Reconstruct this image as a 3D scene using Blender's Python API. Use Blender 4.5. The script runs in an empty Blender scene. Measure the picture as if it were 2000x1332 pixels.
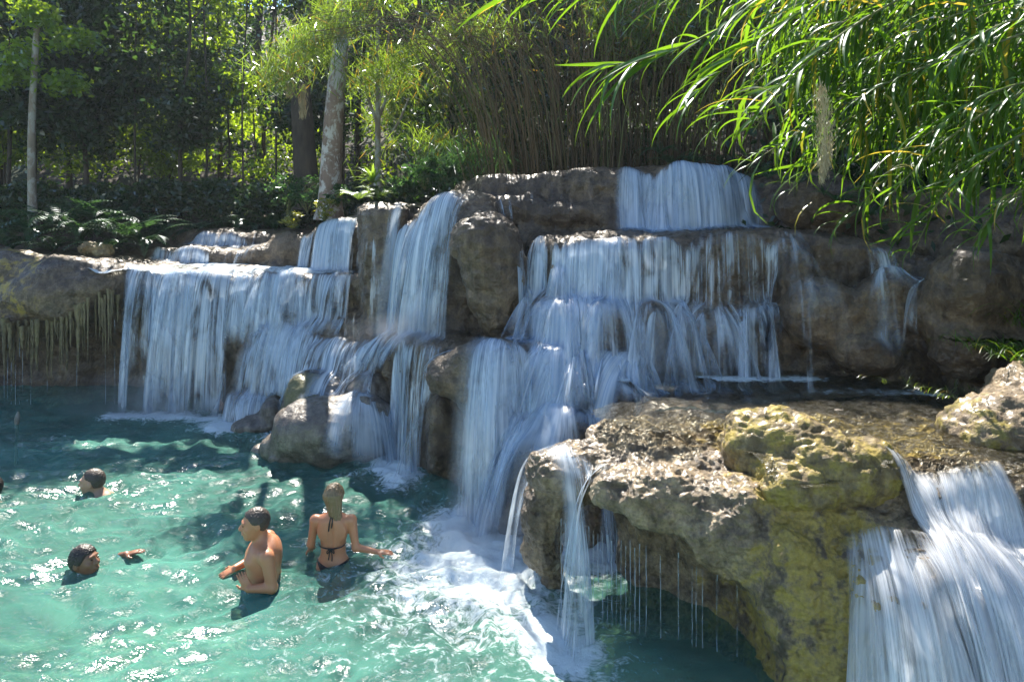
import bpy, math, random, time
import numpy as np
from mathutils import Vector, Matrix
T_START = time.time()
R = math.radians
random.seed(7)
rng = np.random.default_rng(11)
scene = bpy.context.scene
COL = scene.collection

# ------------------------------------------------------------------ camera, sky, sun, exposure
CAM_H, FPX, HOR = 3.3, 1400.0, 400.0        # eye height (m), focal length and horizon row of the 2000 px photograph
cam_data = bpy.data.cameras.new('camera')
cam_data.lens = 36 * FPX / 2000
cam_data.sensor_width = 36
cam_data.shift_y = (HOR - 666) / 2000
cam_data.clip_end = 400
cam = bpy.data.objects.new('camera', cam_data)
cam.location = (0, 0, CAM_H)
cam.rotation_euler = (R(90), 0, 0)
COL.objects.link(cam)
scene.camera = cam

SUN_EL, SUN_AZ = 51.0, -10.0                 # azimuth measured from +Y (straight ahead) to the right
SUN_V = np.array([math.sin(R(SUN_AZ)) * math.cos(R(SUN_EL)), math.cos(R(SUN_AZ)) * math.cos(R(SUN_EL)), math.sin(R(SUN_EL))])
world = bpy.data.worlds.new('World')
scene.world = world
world.use_nodes = True
wn = world.node_tree
wn.nodes.clear()
w_out = wn.nodes.new('ShaderNodeOutputWorld')
w_bg = wn.nodes.new('ShaderNodeBackground')
w_sky = wn.nodes.new('ShaderNodeTexSky')
w_sky.sky_type = 'NISHITA'
w_sky.sun_disc = False
w_sky.sun_elevation = R(SUN_EL)
w_sky.sun_rotation = R(SUN_AZ)
w_sky.air_density = 1.0
w_sky.dust_density = 0.1
w_sky.ozone_density = 3.0
w_bg.inputs['Strength'].default_value = 0.085
wn.links.new(w_sky.outputs[0], w_bg.inputs[0])
wn.links.new(w_bg.outputs[0], w_out.inputs[0])
sun_data = bpy.data.lights.new('sun', 'SUN')
sun_data.energy = 5.0
sun_data.angle = R(0.5)
sun_data.color = (1.0, 0.93, 0.82)
sun = bpy.data.objects.new('sun', sun_data)
sun.rotation_euler = Vector(SUN_V).to_track_quat('Z', 'Y').to_euler()
sun.location = Vector(SUN_V) * 40
COL.objects.link(sun)
scene.view_settings.view_transform = 'Standard'
scene.view_settings.look = 'None'
scene.view_settings.gamma = 1.0
scene.view_settings.use_curve_mapping = False
scene.view_settings.exposure = 1.6
scene.cycles.max_bounces = 8
scene.cycles.diffuse_bounces = 3
scene.cycles.glossy_bounces = 3
scene.cycles.transmission_bounces = 4
scene.cycles.transparent_max_bounces = 24
scene.cycles.volume_bounces = 0
scene.cycles.sample_clamp_indirect = 4.0
scene.cycles.caustics_reflective = False
scene.cycles.caustics_refractive = False
scene.cycles.use_denoising = True
scene.cycles.use_adaptive_sampling = True
scene.cycles.adaptive_threshold = 0.02

# ------------------------------------------------------------------ small helpers
def PX(px, Y):
    return (px - 1000.0) / FPX * Y
def PZ(py, Y):
    return CAM_H - (py - HOR) / FPX * Y
def at(px, py, Y):
    return np.array([PX(px, Y), Y, PZ(py, Y)])

def tag(o, label=None, cat=None, group=None, kind=None):
    if label: o['label'] = label
    if cat: o['category'] = cat
    if group: o['group'] = group
    if kind: o['kind'] = kind
    return o
def empty(name, loc, label, cat, group=None, rz=0.0):
    o = bpy.data.objects.new(name, None)
    o.empty_display_size = 0.1
    o.location = loc
    o.rotation_euler = (0, 0, rz)
    COL.objects.link(o)
    return tag(o, label, cat, group)
ORD = 'leftmost second third fourth fifth sixth seventh eighth ninth tenth eleventh twelfth thirteenth fourteenth fifteenth'.split()
def nth(i, what):
    return what + (', leftmost of its row' if i == 0 else ', ' + ORD[i] + ' from the left in its row')
def link_mesh(name, me, mat=None, parent=None, loc=(0, 0, 0)):
    if mat is not None and not me.materials: me.materials.append(mat)
    o = bpy.data.objects.new(name, me)
    o.location = loc
    COL.objects.link(o)
    if parent is not None: o.parent = parent
    return o
def np_mesh(name, verts, faces, smooth=True, attrs=None, uv=None):
    """mesh from numpy arrays; faces (n,3) or (n,4); attrs: dict of per-vertex floats; uv: per-vertex (n,2)"""
    me = bpy.data.meshes.new(name)
    verts = np.asarray(verts, np.float32); faces = np.asarray(faces, np.int32)
    n, k = faces.shape
    me.vertices.add(len(verts)); me.vertices.foreach_set('co', verts.ravel())
    me.loops.add(n * k); me.loops.foreach_set('vertex_index', faces.ravel())
    me.polygons.add(n)
    me.polygons.foreach_set('loop_start', np.arange(0, n * k, k, dtype=np.int32))
    if smooth: me.polygons.foreach_set('use_smooth', np.ones(n, bool))
    if uv is not None:
        l = me.uv_layers.new(name='UVMap')
        l.data.foreach_set('uv', np.asarray(uv, np.float32)[faces.ravel()].ravel())
    for a, v in (attrs or {}).items():
        at_ = me.attributes.new(a, 'FLOAT', 'POINT')
        at_.data.foreach_set('value', np.asarray(v, np.float32))
    me.update(calc_edges=True)
    return me

# ------------------------------------------------------------------ noise
_perm = np.random.default_rng(3).permutation(256).astype(np.int32)
_perm = np.concatenate([_perm, _perm, _perm])
_g = np.random.default_rng(5).normal(size=(256, 3)).astype(np.float32)
_g /= np.linalg.norm(_g, axis=1)[:, None]
def pnoise(x, y, z=0.0, seed=0):
    x, y, z = np.broadcast_arrays(np.asarray(x, np.float32), np.asarray(y, np.float32), np.asarray(z + seed * 17.37, np.float32))
    xi, yi, zi = np.floor(x).astype(np.int32), np.floor(y).astype(np.int32), np.floor(z).astype(np.int32)
    fx, fy, fz = x - xi, y - yi, z - zi
    u, v, w = (f * f * f * (f * (f * 6 - 15) + 10) for f in (fx, fy, fz))
    xi &= 255; yi &= 255; zi &= 255
    res = 0
    for dx in (0, 1):
        wx = u if dx else 1 - u
        for dy in (0, 1):
            wy = v if dy else 1 - v
            for dz in (0, 1):
                wz = w if dz else 1 - w
                h = _perm[_perm[_perm[xi + dx] + yi + dy] + zi + dz]
                gr = _g[h]
                res = res + wx * wy * wz * (gr[..., 0] * (fx - dx) + gr[..., 1] * (fy - dy) + gr[..., 2] * (fz - dz))
    return res * 1.5
def fbm(x, y, z=0.0, oct=4, seed=0, gain=0.5):
    s, a, f = 0, 1.0, 1.0
    for i in range(oct):
        s = s + a * pnoise(x * f, y * f, z * f, seed + i * 3)
        a *= gain; f *= 2.03
    return s
def sstep(x, a, b):
    t = np.clip((x - a) / (b - a), 0, 1)
    return t * t * (3 - 2 * t)

# ------------------------------------------------------------------ signed distance helpers and surface extraction
def smin(a, b, k):
    h = np.maximum(k - np.abs(a - b), 0) / k
    return np.minimum(a, b) - h * h * k * 0.25
def smax(a, b, k):
    return -smin(-a, -b, k)
def poly_sdf(px, py, P):
    d = np.full(px.shape, 1e9, np.float32); s = np.ones(px.shape, np.float32)
    n = len(P); j = n - 1
    for i in range(n):
        ex, ey = P[j][0] - P[i][0], P[j][1] - P[i][1]
        wx, wy = px - P[i][0], py - P[i][1]
        t = np.clip((wx * ex + wy * ey) / (ex * ex + ey * ey + 1e-12), 0, 1)
        bx, by = wx - ex * t, wy - ey * t
        d = np.minimum(d, bx * bx + by * by)
        c1, c2, c3 = py >= P[i][1], py < P[j][1], ex * wy > ey * wx
        flip = (c1 & c2 & c3) | (~c1 & ~c2 & ~c3)
        s = np.where(flip, -s, s)
        j = i
    return s * np.sqrt(d)
def nets(D, o, h):
    """naive surface nets of the zero set of D (grid spacing h, origin o) -> verts, quads"""
    D = D.astype(np.float32); S = D < 0
    nx, ny, nz = D.shape
    c = S[:-1, :-1, :-1].astype(np.int8)
    c = c + S[1:, :-1, :-1] + S[:-1, 1:, :-1] + S[1:, 1:, :-1] + S[:-1, :-1, 1:] + S[1:, :-1, 1:] + S[:-1, 1:, 1:] + S[1:, 1:, 1:]
    act = (c > 0) & (c < 8)
    ix, iy, iz = np.nonzero(act)
    idx = np.full(act.shape, -1, np.int32); idx[ix, iy, iz] = np.arange(len(ix))
    acc = np.zeros((len(ix), 3), np.float32); cnt = np.zeros(len(ix), np.float32)
    corners = [(a, b, cc) for a in (0, 1) for b in (0, 1) for cc in (0, 1)]
    vals = {k: D[ix + k[0], iy + k[1], iz + k[2]] for k in corners}
    for a in corners:
        for ax in range(3):
            if a[ax] == 0:
                b = list(a); b[ax] = 1; b = tuple(b)
                va, vb = vals[a], vals[b]
                m = (va < 0) != (vb < 0)
                t = np.where(m, va / np.where(m, va - vb, 1), 0)
                for q in range(3):
                    acc[:, q] += np.where(m, a[q] + (t if q == ax else 0), 0)
                cnt += m
    V = acc / cnt[:, None]
    V[:, 0] += ix; V[:, 1] += iy; V[:, 2] += iz
    V = V * h + np.asarray(o, np.float32)
    Q = []
    for ax in range(3):
        sl0 = [slice(1, -1)] * 3; sl1 = [slice(1, -1)] * 3
        sl0[ax] = slice(0, -1); sl1[ax] = slice(1, None)
        A, B = S[tuple(sl0)], S[tuple(sl1)]
        for flip in (False, True):
            m = (A & ~B) if not flip else (~A & B)
            e = list(np.nonzero(m))
            for q in range(3):
                if q != ax: e[q] = e[q] + 1
            b, cx = [(1, 2), (2, 0), (0, 1)][ax]
            def cell(db, dc):
                k = [e[0].copy(), e[1].copy(), e[2].copy()]
                k[b] = k[b] - db; k[cx] = k[cx] - dc
                return idx[k[0], k[1], k[2]]
            q4 = [cell(1, 1), cell(0, 1), cell(0, 0), cell(1, 0)]
            if flip: q4 = q4[::-1]
            Q.append(np.stack(q4, 1))
    return V, np.concatenate(Q)
def subdivide(V, Q):
    """each quad into four"""
    n = len(V); e = np.concatenate([np.stack([Q[:, i], Q[:, (i + 1) % 4]], 1) for i in range(4)]).astype(np.int64)
    e.sort(axis=1); u, inv = np.unique(e[:, 0] * n + e[:, 1], return_inverse=True)
    M_ = 0.5 * (V[u // n] + V[u % n]); C_ = V[Q].mean(1); m = len(Q); inv = inv.reshape(4, m) + n; c = np.arange(m) + n + len(u)
    Qn = np.concatenate([np.stack([Q[:, i], inv[i], c, inv[(i + 3) % 4]], 1) for i in range(4)])
    return np.concatenate([V, M_, C_]).astype(np.float32), Qn.astype(np.int32)
def grad_normals(V, Q):
    a, b, c, d = (V[Q[:, i]] for i in range(4))
    n = np.cross(c - a, d - b)
    N = np.zeros_like(V)
    for i in range(4): np.add.at(N, Q[:, i], n)
    return N / (np.linalg.norm(N, axis=1)[:, None] + 1e-9)

# ------------------------------------------------------------------ material helpers
def mat_new(name):
    m = bpy.data.materials.new(name); m.use_nodes = True
    nt = m.node_tree; nt.nodes.clear()
    out = nt.nodes.new('ShaderNodeOutputMaterial')
    return m, nt, out
class NT:
    def __init__(s, nt): s.nt = nt
    def n(s, kind, **kw):
        nd = s.nt.nodes.new('ShaderNode' + kind)
        for k, v in kw.items():
            if k[0] == 'i' and k[1:].isdigit(): s.put(nd, int(k[1:]), v)
            else: setattr(nd, k, v)
        return nd
    def put(s, nd, key, v):
        if isinstance(v, bpy.types.NodeSocket): s.nt.links.new(v, nd.inputs[key])
        else: nd.inputs[key].default_value = v
    def math(s, op, a, b=0.0, clamp=False):
        nd = s.n('Math', operation=op); nd.use_clamp = clamp
        s.put(nd, 0, a); s.put(nd, 1, b); return nd.outputs[0]
    def noise(s, vec, scale, detail=4, rough=0.55, dist=0.0, dims='3D'):
        nd = s.n('TexNoise'); nd.noise_dimensions = dims
        if vec is not None: s.nt.links.new(vec, nd.inputs['Vector'])
        nd.inputs['Scale'].default_value = scale; nd.inputs['Detail'].default_value = detail
        nd.inputs['Roughness'].default_value = rough; nd.inputs['Distortion'].default_value = dist
        return nd.outputs['Fac']
    def ramp(s, fac, stops, interp='LINEAR'):
        nd = s.n('ValToRGB'); s.nt.links.new(fac, nd.inputs[0]); cr = nd.color_ramp; cr.interpolation = interp
        while len(cr.elements) < len(stops): cr.elements.new(0.5)
        for e, (p, c) in zip(cr.elements, stops):
            e.position = p; e.color = (c, c, c, 1) if isinstance(c, (int, float)) else (*c, 1)
        return nd.outputs[0]
    def mixc(s, fac, a, b, mode='MIX'):
        nd = s.n('MixRGB', blend_type=mode)
        s.put(nd, 0, fac)
        s.put(nd, 1, a if isinstance(a, bpy.types.NodeSocket) else (*a, 1))
        s.put(nd, 2, b if isinstance(b, bpy.types.NodeSocket) else (*b, 1))
        return nd.outputs[0]
    def attr(s, name):
        nd = s.n('Attribute'); nd.attribute_name = name; return nd.outputs['Fac']
    def scaled(s, vec, sc):
        nd = s.n('Mapping'); s.nt.links.new(vec, nd.inputs['Vector']); nd.inputs['Scale'].default_value = sc
        return nd.outputs[0]
    def pos(s): return s.n('NewGeometry').outputs['Position']
    def bump(s, h, strength, dist, normal=None):
        nd = s.n('Bump'); nd.inputs['Strength'].default_value = strength; nd.inputs['Distance'].default_value = dist
        s.nt.links.new(h, nd.inputs['Height'])
        if normal is not None: s.nt.links.new(normal, nd.inputs['Normal'])
        return nd.outputs[0]
    def link(s, a, b): s.nt.links.new(a, b)

def rock_material(name, dark, light, moss_col, wet=0.35, bump=1.0, moss_bias=0.0):
    m, nt, out = mat_new(name); T = NT(nt)
    p = T.pos()
    big = T.noise(p, 1.3, 5, 0.6)
    mid = T.noise(p, 7.0, 6, 0.65)
    fine = T.noise(p, 38.0, 5, 0.7)
    drip = T.noise(T.scaled(p, (9, 9, 1.2)), 1.0, 4, 0.6)
    c = T.mixc(T.ramp(big, [(0.35, 0.0), (0.68, 1.0)]), dark, light)
    c = T.mixc(T.attr('pale'), c, T.mixc(T.ramp(T.noise(p, 4.0, 5, 0.6), [(0.35, 0), (0.65, 1)]), (0.38, 0.26, 0.12), (0.66, 0.50, 0.31)))
    c = T.mixc(T.ramp(mid, [(0.38, 0.85), (0.62, 0.0)]), c, tuple(v * 0.45 for v in dark))
    c = T.mixc(T.ramp(drip, [(0.5, 0.0), (0.72, 0.55)]), c, tuple(v * 1.25 for v in light))
    c = T.mixc(T.ramp(fine, [(0.35, 0.5), (0.6, 0.0)]), c, tuple(v * 0.5 for v in dark))
    ms = T.math('ADD', T.attr('moss'), T.math('MULTIPLY', T.math('SUBTRACT', mid, 0.5), 1.6))
    ms = T.math('ADD', ms, moss_bias)
    ms = T.ramp(ms, [(0.42, 0.0), (0.62, 1.0)])
    mc = T.mixc(T.ramp(fine, [(0.3, 0.0), (0.7, 1.0)]), tuple(v * 0.5 for v in moss_col), moss_col)
    c = T.mixc(ms, c, mc)
    b = T.n('BsdfPrincipled')
    T.link(c, b.inputs['Base Color'])
    rg = T.ramp(T.noise(p, 3.0, 4, 0.6), [(0.3, wet), (0.7, wet + 0.35)])
    rg = T.mixc(ms, rg, (0.75, 0.75, 0.75))
    T.link(rg, b.inputs['Roughness'])
    b.inputs['Specular IOR Level'].default_value = 0.55
    b.inputs['Coat Weight'].default_value = 0.6; b.inputs['Coat Roughness'].default_value = 0.32; b.inputs['Coat IOR'].default_value = 1.33
    h = T.math('ADD', T.math('MULTIPLY', T.noise(p, 16.0, 8, 0.72), 1.0), T.math('MULTIPLY', T.noise(T.scaled(p, (18, 18, 34)), 1.0, 3, 0.5), 0.45))
    vor = T.n('TexVoronoi'); T.link(p, vor.inputs['Vector']); vor.inputs['Scale'].default_value = 24
    h = T.math('ADD', h, T.math('MULTIPLY', vor.outputs['Distance'], 0.35))
    T.link(T.bump(h, bump, 0.05), b.inputs['Normal'])
    T.link(b.outputs[0], out.inputs[0])
    return m
# ================================================================== THE ROCK: tiers of travertine
def front(pts, back=18.0):
    P = [(PX(px, Y), Y) for px, Y in pts]
    return P + [(P[-1][0] + 0.4, back), (P[0][0] - 0.4, back)]
def tier(pts, z, r=0.15, prof=None, flute=0.05, k=0.10, back=18.0, tilt=0.0, zpts=None, lumps=0.035):
    return dict(P=front(pts, back), z=z, r=r, prof=prof, flute=flute, k=k, tilt=tilt, zpts=[(PX(a, b), c) for a, b, c in zpts] if zpts else None, lumps=lumps)
TIERS = [
    # left curtain plateau, wall hollowed behind the falling water
    tier([(-260, 12.2), (-120, 12.1), (0, 12.0), (60, 11.7), (150, 11.6), (235, 11.75), (300, 11.6), (345, 11.52), (390, 11.6), (430, 11.5), (490, 11.35), (560, 11.2), (620, 11.1), (700, 10.9), (780, 10.6)],
         2.2, r=0.14, prof=[(-0.6, 0.75), (0.0, 0.6), (1.0, 0.45), (1.7, 0.25), (2.0, 0.05), (2.3, 0)], flute=0.1,
         zpts=[(-260, 12.2, 2.44), (60, 11.7, 2.42), (200, 11.7, 2.36), (300, 11.6, 2.2), (620, 11.1, 2.2), (780, 10.6, 2.2)]),
    # flared skirt under the plateau towards the middle
    tier([(430, 12.2), (470, 11.7), (520, 11.35), (560, 11.1), (640, 10.9), (700, 10.6), (790, 10.2)], 1.75, r=0.3,
         prof=[(0.2, 0.0), (1.2, -0.2), (1.5, -0.05), (1.8, 0.15)], flute=0.1),
    # terraces behind on the left
    tier([(180, 13.4), (300, 13.2), (400, 12.85), (470, 12.7), (530, 12.7), (590, 12.9), (640, 13.2)], 2.5, r=0.1, prof=[(2.2, 0.12), (2.5, 0)], flute=0.06, back=19),
    tier([(320, 14.6), (380, 14.0), (450, 13.8), (530, 13.7), (600, 13.7), (700, 13.0)], 2.78, r=0.14, flute=0.08, back=19),
    tier([(585, 12.3), (620, 12.0), (660, 11.8), (705, 11.7), (760, 11.3)], 3.0, r=0.16, flute=0.05, zpts=[(585, 12.3, 2.82), (622, 12.0, 3.0), (640, 11.9, 3.06), (705, 11.7, 3.06)], back=19),
    # dark rib and upper left shoulder
    tier([(703, 11.0), (712, 10.6), (740, 10.35), (775, 10.3), (800, 10.3)], 3.28, r=0.12, flute=0.1, back=19, prof=[(1.4, 0.1), (2.4, 0.0), (3.2, 0.0)]),
    tier([(772, 10.4), (785, 9.9), (815, 9.55), (860, 9.4), (905, 9.3), (960, 9.4), (1010, 9.6)], 3.4, r=0.34, flute=0.08, back=19,
         zpts=[(772, 10.0, 3.12), (820, 9.6, 3.35), (880, 9.4, 3.5), (960, 9.4, 3.4), (1010, 9.6, 3.1)], prof=[(1.4, 0.1), (2.2, 0.12), (2.9, 0.0), (3.5, 0)]),
    # top tier
    tier([(880, 11.2), (895, 10.5), (940, 10.15), (1020, 10.0), (1120, 9.95), (1230, 9.85), (1330, 9.75), (1420, 9.75), (1480, 9.85), (1560, 9.6), (1640, 9.3), (1760, 8.9), (1900, 8.4), (2150, 7.8)],
         3.8, r=0.16, flute=0.09, back=19, prof=[(2.8, -0.25), (3.1, -0.1), (3.45, 0.02), (3.9, 0)],
         zpts=[(895, 10.5, 3.66), (960, 10.1, 3.72), (1120, 9.95, 3.79), (1230, 9.85, 3.84), (1420, 9.75, 3.84), (1480, 9.85, 3.66), (1600, 9.4, 3.7), (1760, 8.9, 3.5)]),
    # second tier
    tier([(1030, 9.4), (1045, 8.95), (1075, 8.6), (1150, 8.42), (1250, 8.35), (1350, 8.28), (1450, 8.2), (1570, 8.1), (1640, 8.05), (1700, 8.05), (1760, 7.95), (1830, 7.7), (1900, 7.3), (2000, 6.9), (2300, 6.6)],
         2.95, r=0.14, flute=0.10, prof=[(1.3, -0.18), (1.8, -0.14), (2.3, 0.0), (2.7, 0.03), (3.0, 0)], back=19,
         zpts=[(1045, 8.95, 2.86), (1150, 8.4, 2.92), (1570, 8.1, 2.97), (1700, 8.0, 2.92), (1830, 7.7, 2.75), (1950, 7.1, 2.6)], lumps=0.08),
    tier([(940, 9.3), (985, 8.75), (1040, 8.3), (1100, 8.1), (1180, 7.95), (1260, 7.9), (1340, 7.98), (1420, 7.9), (1490, 7.85), (1545, 8.05), (1560, 8.6)], 2.22, r=0.22, flute=0.14,
         prof=[(1.3, 0.1), (1.8, 0.06), (2.2, 0)], back=12, lumps=0.08),
    tier([(930, 9.0), (985, 8.3), (1060, 7.9), (1120, 7.7), (1190, 7.62), (1260, 7.72), (1300, 8.2)], 1.76, r=0.2, flute=0.08, back=12, prof=[(1.3, -0.06), (1.7, 0)], lumps=0.08),
    # foot bulge on the right wall
    tier([(1560, 8.4), (1600, 7.9), (1680, 7.65), (1760, 7.55), (1850, 7.5), (1930, 7.0), (2050, 6.5)], 2.1, r=0.3, flute=0.12, prof=[(1.3, -0.1), (2.1, 0.05)], back=12, zpts=[(1560, 8.4, 1.8), (1700, 7.6, 1.95), (1760, 7.5, 2.1), (1900, 7.1, 2.4)], lumps=0.14),
    # ledge left of the middle
    tier([(446, 11.6), (455, 11.05), (500, 10.95), (550, 10.8), (620, 10.4), (690, 10.0), (740, 9.8), (790, 9.5), (860, 9.2)], 1.3, r=0.2, flute=0.09, back=14, prof=[(-0.3, 0.1), (0.5, 0.05), (1.3, 0)],
         zpts=[(455, 11.1, 1.2), (560, 10.9, 1.24), (640, 10.5, 1.3), (740, 10.0, 1.38), (800, 9.6, 1.5)]),
    tier([(428, 11.5), (436, 10.85), (490, 10.7), (545, 10.7), (570, 11.2)], 0.5, r=0.16, flute=0.06, back=13),
    tier([(600, 11.0), (640, 10.2), (700, 9.7), (760, 9.45), (800, 9.3)], 0.8, r=0.2, flute=0.08, back=13),
    # platform feeding the column fall
    tier([(745, 9.9), (768, 9.35), (800, 9.05), (840, 8.75), (870, 8.5), (900, 8.35), (950, 8.1), (1000, 7.95), (1060, 7.75), (1130, 7.6), (1190, 7.5), (1240, 7.3)],
         1.6, r=0.13, flute=0.05, prof=[(-0.6, -0.02), (0.3, 0.0), (1.0, 0.05), (1.6, 0)], back=12,
         zpts=[(745, 9.9, 1.5), (800, 9.0, 1.6), (1060, 7.75, 1.62), (1190, 7.5, 1.5), (1240, 7.3, 1.45)]),
    # bulging face of the central fall
    tier([(905, 8.5), (925, 7.95), (960, 7.45), (1010, 7.1), (1080, 6.9), (1150, 6.9), (1230, 7.0)], 1.25, r=0.45, flute=0.1, prof=[(-0.6, -0.1), (0.2, -0.08), (0.8, 0.05), (1.2, 0.15)], back=10),
    # the shelf and the near overhang
    tier([(1245, 7.6), (1222, 7.0), (1200, 6.62), (1120, 6.42), (1055, 6.5), (1034, 6.35), (1055, 6.05), (1100, 5.85), (1160, 5.65), (1240, 5.5), (1320, 5.38), (1400, 5.2), (1450, 5.02), (1500, 4.9), (1560, 4.86), (1610, 4.86), (1660, 4.98), (1720, 5.05), (1850, 4.98), (1980, 4.9), (2060, 4.75), (2300, 4.6)],
         1.42, r=0.26, flute=0.07, prof=[(-0.6, 0.1), (0.2, 0.06), (0.55, 0.02), (0.8, 0.0), (1.4, 0)], back=12, k=0.12,
         zpts=[(1034, 6.3, 1.0), (1090, 6.0, 1.2), (1160, 5.8, 1.3), (1240, 5.6, 1.36), (1500, 5.0, 1.34), (1700, 5.0, 1.4), (2060, 4.8, 1.42)]),
    # yellow moss column at the near end
    tier([(1478, 5.6), (1476, 5.0), (1492, 4.82), (1540, 4.68), (1590, 4.66), (1625, 4.74), (1640, 5.2)], 1.12, r=0.3, flute=0.07, prof=[(-0.6, 0.02), (0.0, 0.0), (0.6, 0.03), (1.1, 0.05)], back=7),
    # step in the right hand fall
    tier([(1600, 5.4), (1625, 4.86), (1700, 4.72), (1800, 4.66), (1900, 4.66), (1980, 4.66), (2060, 4.5), (2300, 4.4)], 1.1, r=0.2, flute=0.1, prof=[(-0.6, -0.8), (0.2, -0.45), (0.7, -0.18), (1.1, 0.03)], back=8),
]
def E(px, py, Y, rx, ry, rz, rot=0.0, tiltx=0.0, k=0.1, n=0.05, p=2.0):
    return dict(c=at(px, py, Y), r=(rx, ry, rz), rot=rot, tilt=tiltx, k=k, n=n, p=p)
BLOBS = [   # bulges that belong to the formation
    E(120, 575, 11.75, 0.95, 0.7, 0.62), E(20, 620, 11.5, 0.36, 0.4, 0.42), E(190, 560, 11.7, 0.55, 0.5, 0.4),
    E(30, 530, 11.9, .6, .5, .35),
    E(565, 490, 12.75, 0.38, 0.35, 0.36), E(548, 520, 12.6, 0.2, 0.22, 0.25), E(590, 500, 12.6, 0.14, 0.2, 0.3), E(510, 500, 12.75, .3, .25, .2),
    E(880, 725, 8.2, 0.28, 0.3, 0.17), E(870, 745, 8.1, 0.2, 0.25, 0.13), E(960, 700, 8.05, 0.42, 0.3, 0.2), E(930, 760, 8.05, 0.25, 0.25, 0.3),
    E(860, 850, 8.5, 0.2, 0.3, 0.5),
    E(1220, 850, 6.3, 0.35, 0.3, 0.14),
    E(1620, 620, 7.75, 0.5, 0.35, 0.4), E(1740, 590, 7.7, 0.4, 0.3, 0.35), E(1850, 620, 7.3, 0.4, 0.4, 0.3), E(1900, 560, 7.1, 0.45, 0.4, 0.4), E(1690, 690, 7.5, 0.35, 0.3, 0.25),
    E(1890, 680, 7.0, 0.35, 0.3, 0.3),
    E(1120, 420, 9.85, 0.5, 0.2, 0.2), E(1010, 410, 9.95, 0.4, 0.2, 0.2), E(1600, 400, 9.1, .6, .4, .4),
    E(1300, 985, 5.38, 0.30, 0.22, 0.30), E(1400, 1050, 5.2, 0.26, 0.22, 0.32), E(1220, 960, 5.55, .3, .2, .2), E(1452, 1050, 5.05, 0.14, 0.2, 0.34),
    E(1060, 1010, 6.2, 0.2, 0.25, 0.45), E(1090, 920, 6.0, .3, .3, .2),
    E(1430, 1230, 5.25, 0.3, 0.28, 0.26), E(1540, 1180, 4.85, 0.22, 0.2, 0.5),
    E(1560, 560, 8.0, .2, .15, .4),
]
CAVES = [E(1180, 1130, 5.75, 0.42, 0.75, 0.66), E(1290, 1180, 5.45, 0.42, 0.75, 0.62), E(1400, 1230, 5.2, 0.32, 0.7, 0.44), E(1345, 1230, 5.4, .3, .5, .5),
         E(110, 760, 11.6, 1.25, 1.7, 1.12), E(-90, 760, 11.7, 1.7, 1.7, 1.0),
         E(868, 900, 8.05, .1, .25, .5), E(650, 520, 12.3, .1, .3, .3)]
def ell(X, Y, Z, e):
    c, r = e['c'], e['r']
    ca, sa = math.cos(e['rot']), math.sin(e['rot'])
    ct, st = math.cos(e['tilt']), math.sin(e['tilt'])
    x, y, z = X - c[0], Y - c[1], Z - c[2]
    x, y = ca * x + sa * y, -sa * x + ca * y
    x, z = ct * x + st * z, -st * x + ct * z
    q = np.sqrt((x / r[0]) ** 2 + (y / r[1]) ** 2 + (z / r[2]) ** 2 + 1e-9)
    q2 = np.sqrt((x / r[0] ** 2) ** 2 + (y / r[1] ** 2) ** 2 + (z / r[2] ** 2) ** 2 + 1e-9)
    return (q * (q - 1) / q2).astype(np.float32)
def window(xs, ys, zs, c, r, pad):
    s = []
    for a, cc, rr in ((xs, c[0], r[0]), (ys, c[1], r[1]), (zs, c[2], r[2])):
        i0, i1 = np.searchsorted(a, cc - rr - pad), np.searchsorted(a, cc + rr + pad)
        if i1 - i0 < 2: return None
        s.append(slice(i0, i1))
    return tuple(s)
def upsample(c, f, shape):
    for ax in range(3):
        n = shape[ax]; pos = np.arange(n) / f; i = np.minimum(pos.astype(int), c.shape[ax] - 2); t = (pos - i).astype(np.float32)
        sh = [1, 1, 1]; sh[ax] = n
        c = np.take(c, i, ax) * (1 - t.reshape(sh)) + np.take(c, i + 1, ax) * t.reshape(sh)
    return c
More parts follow.
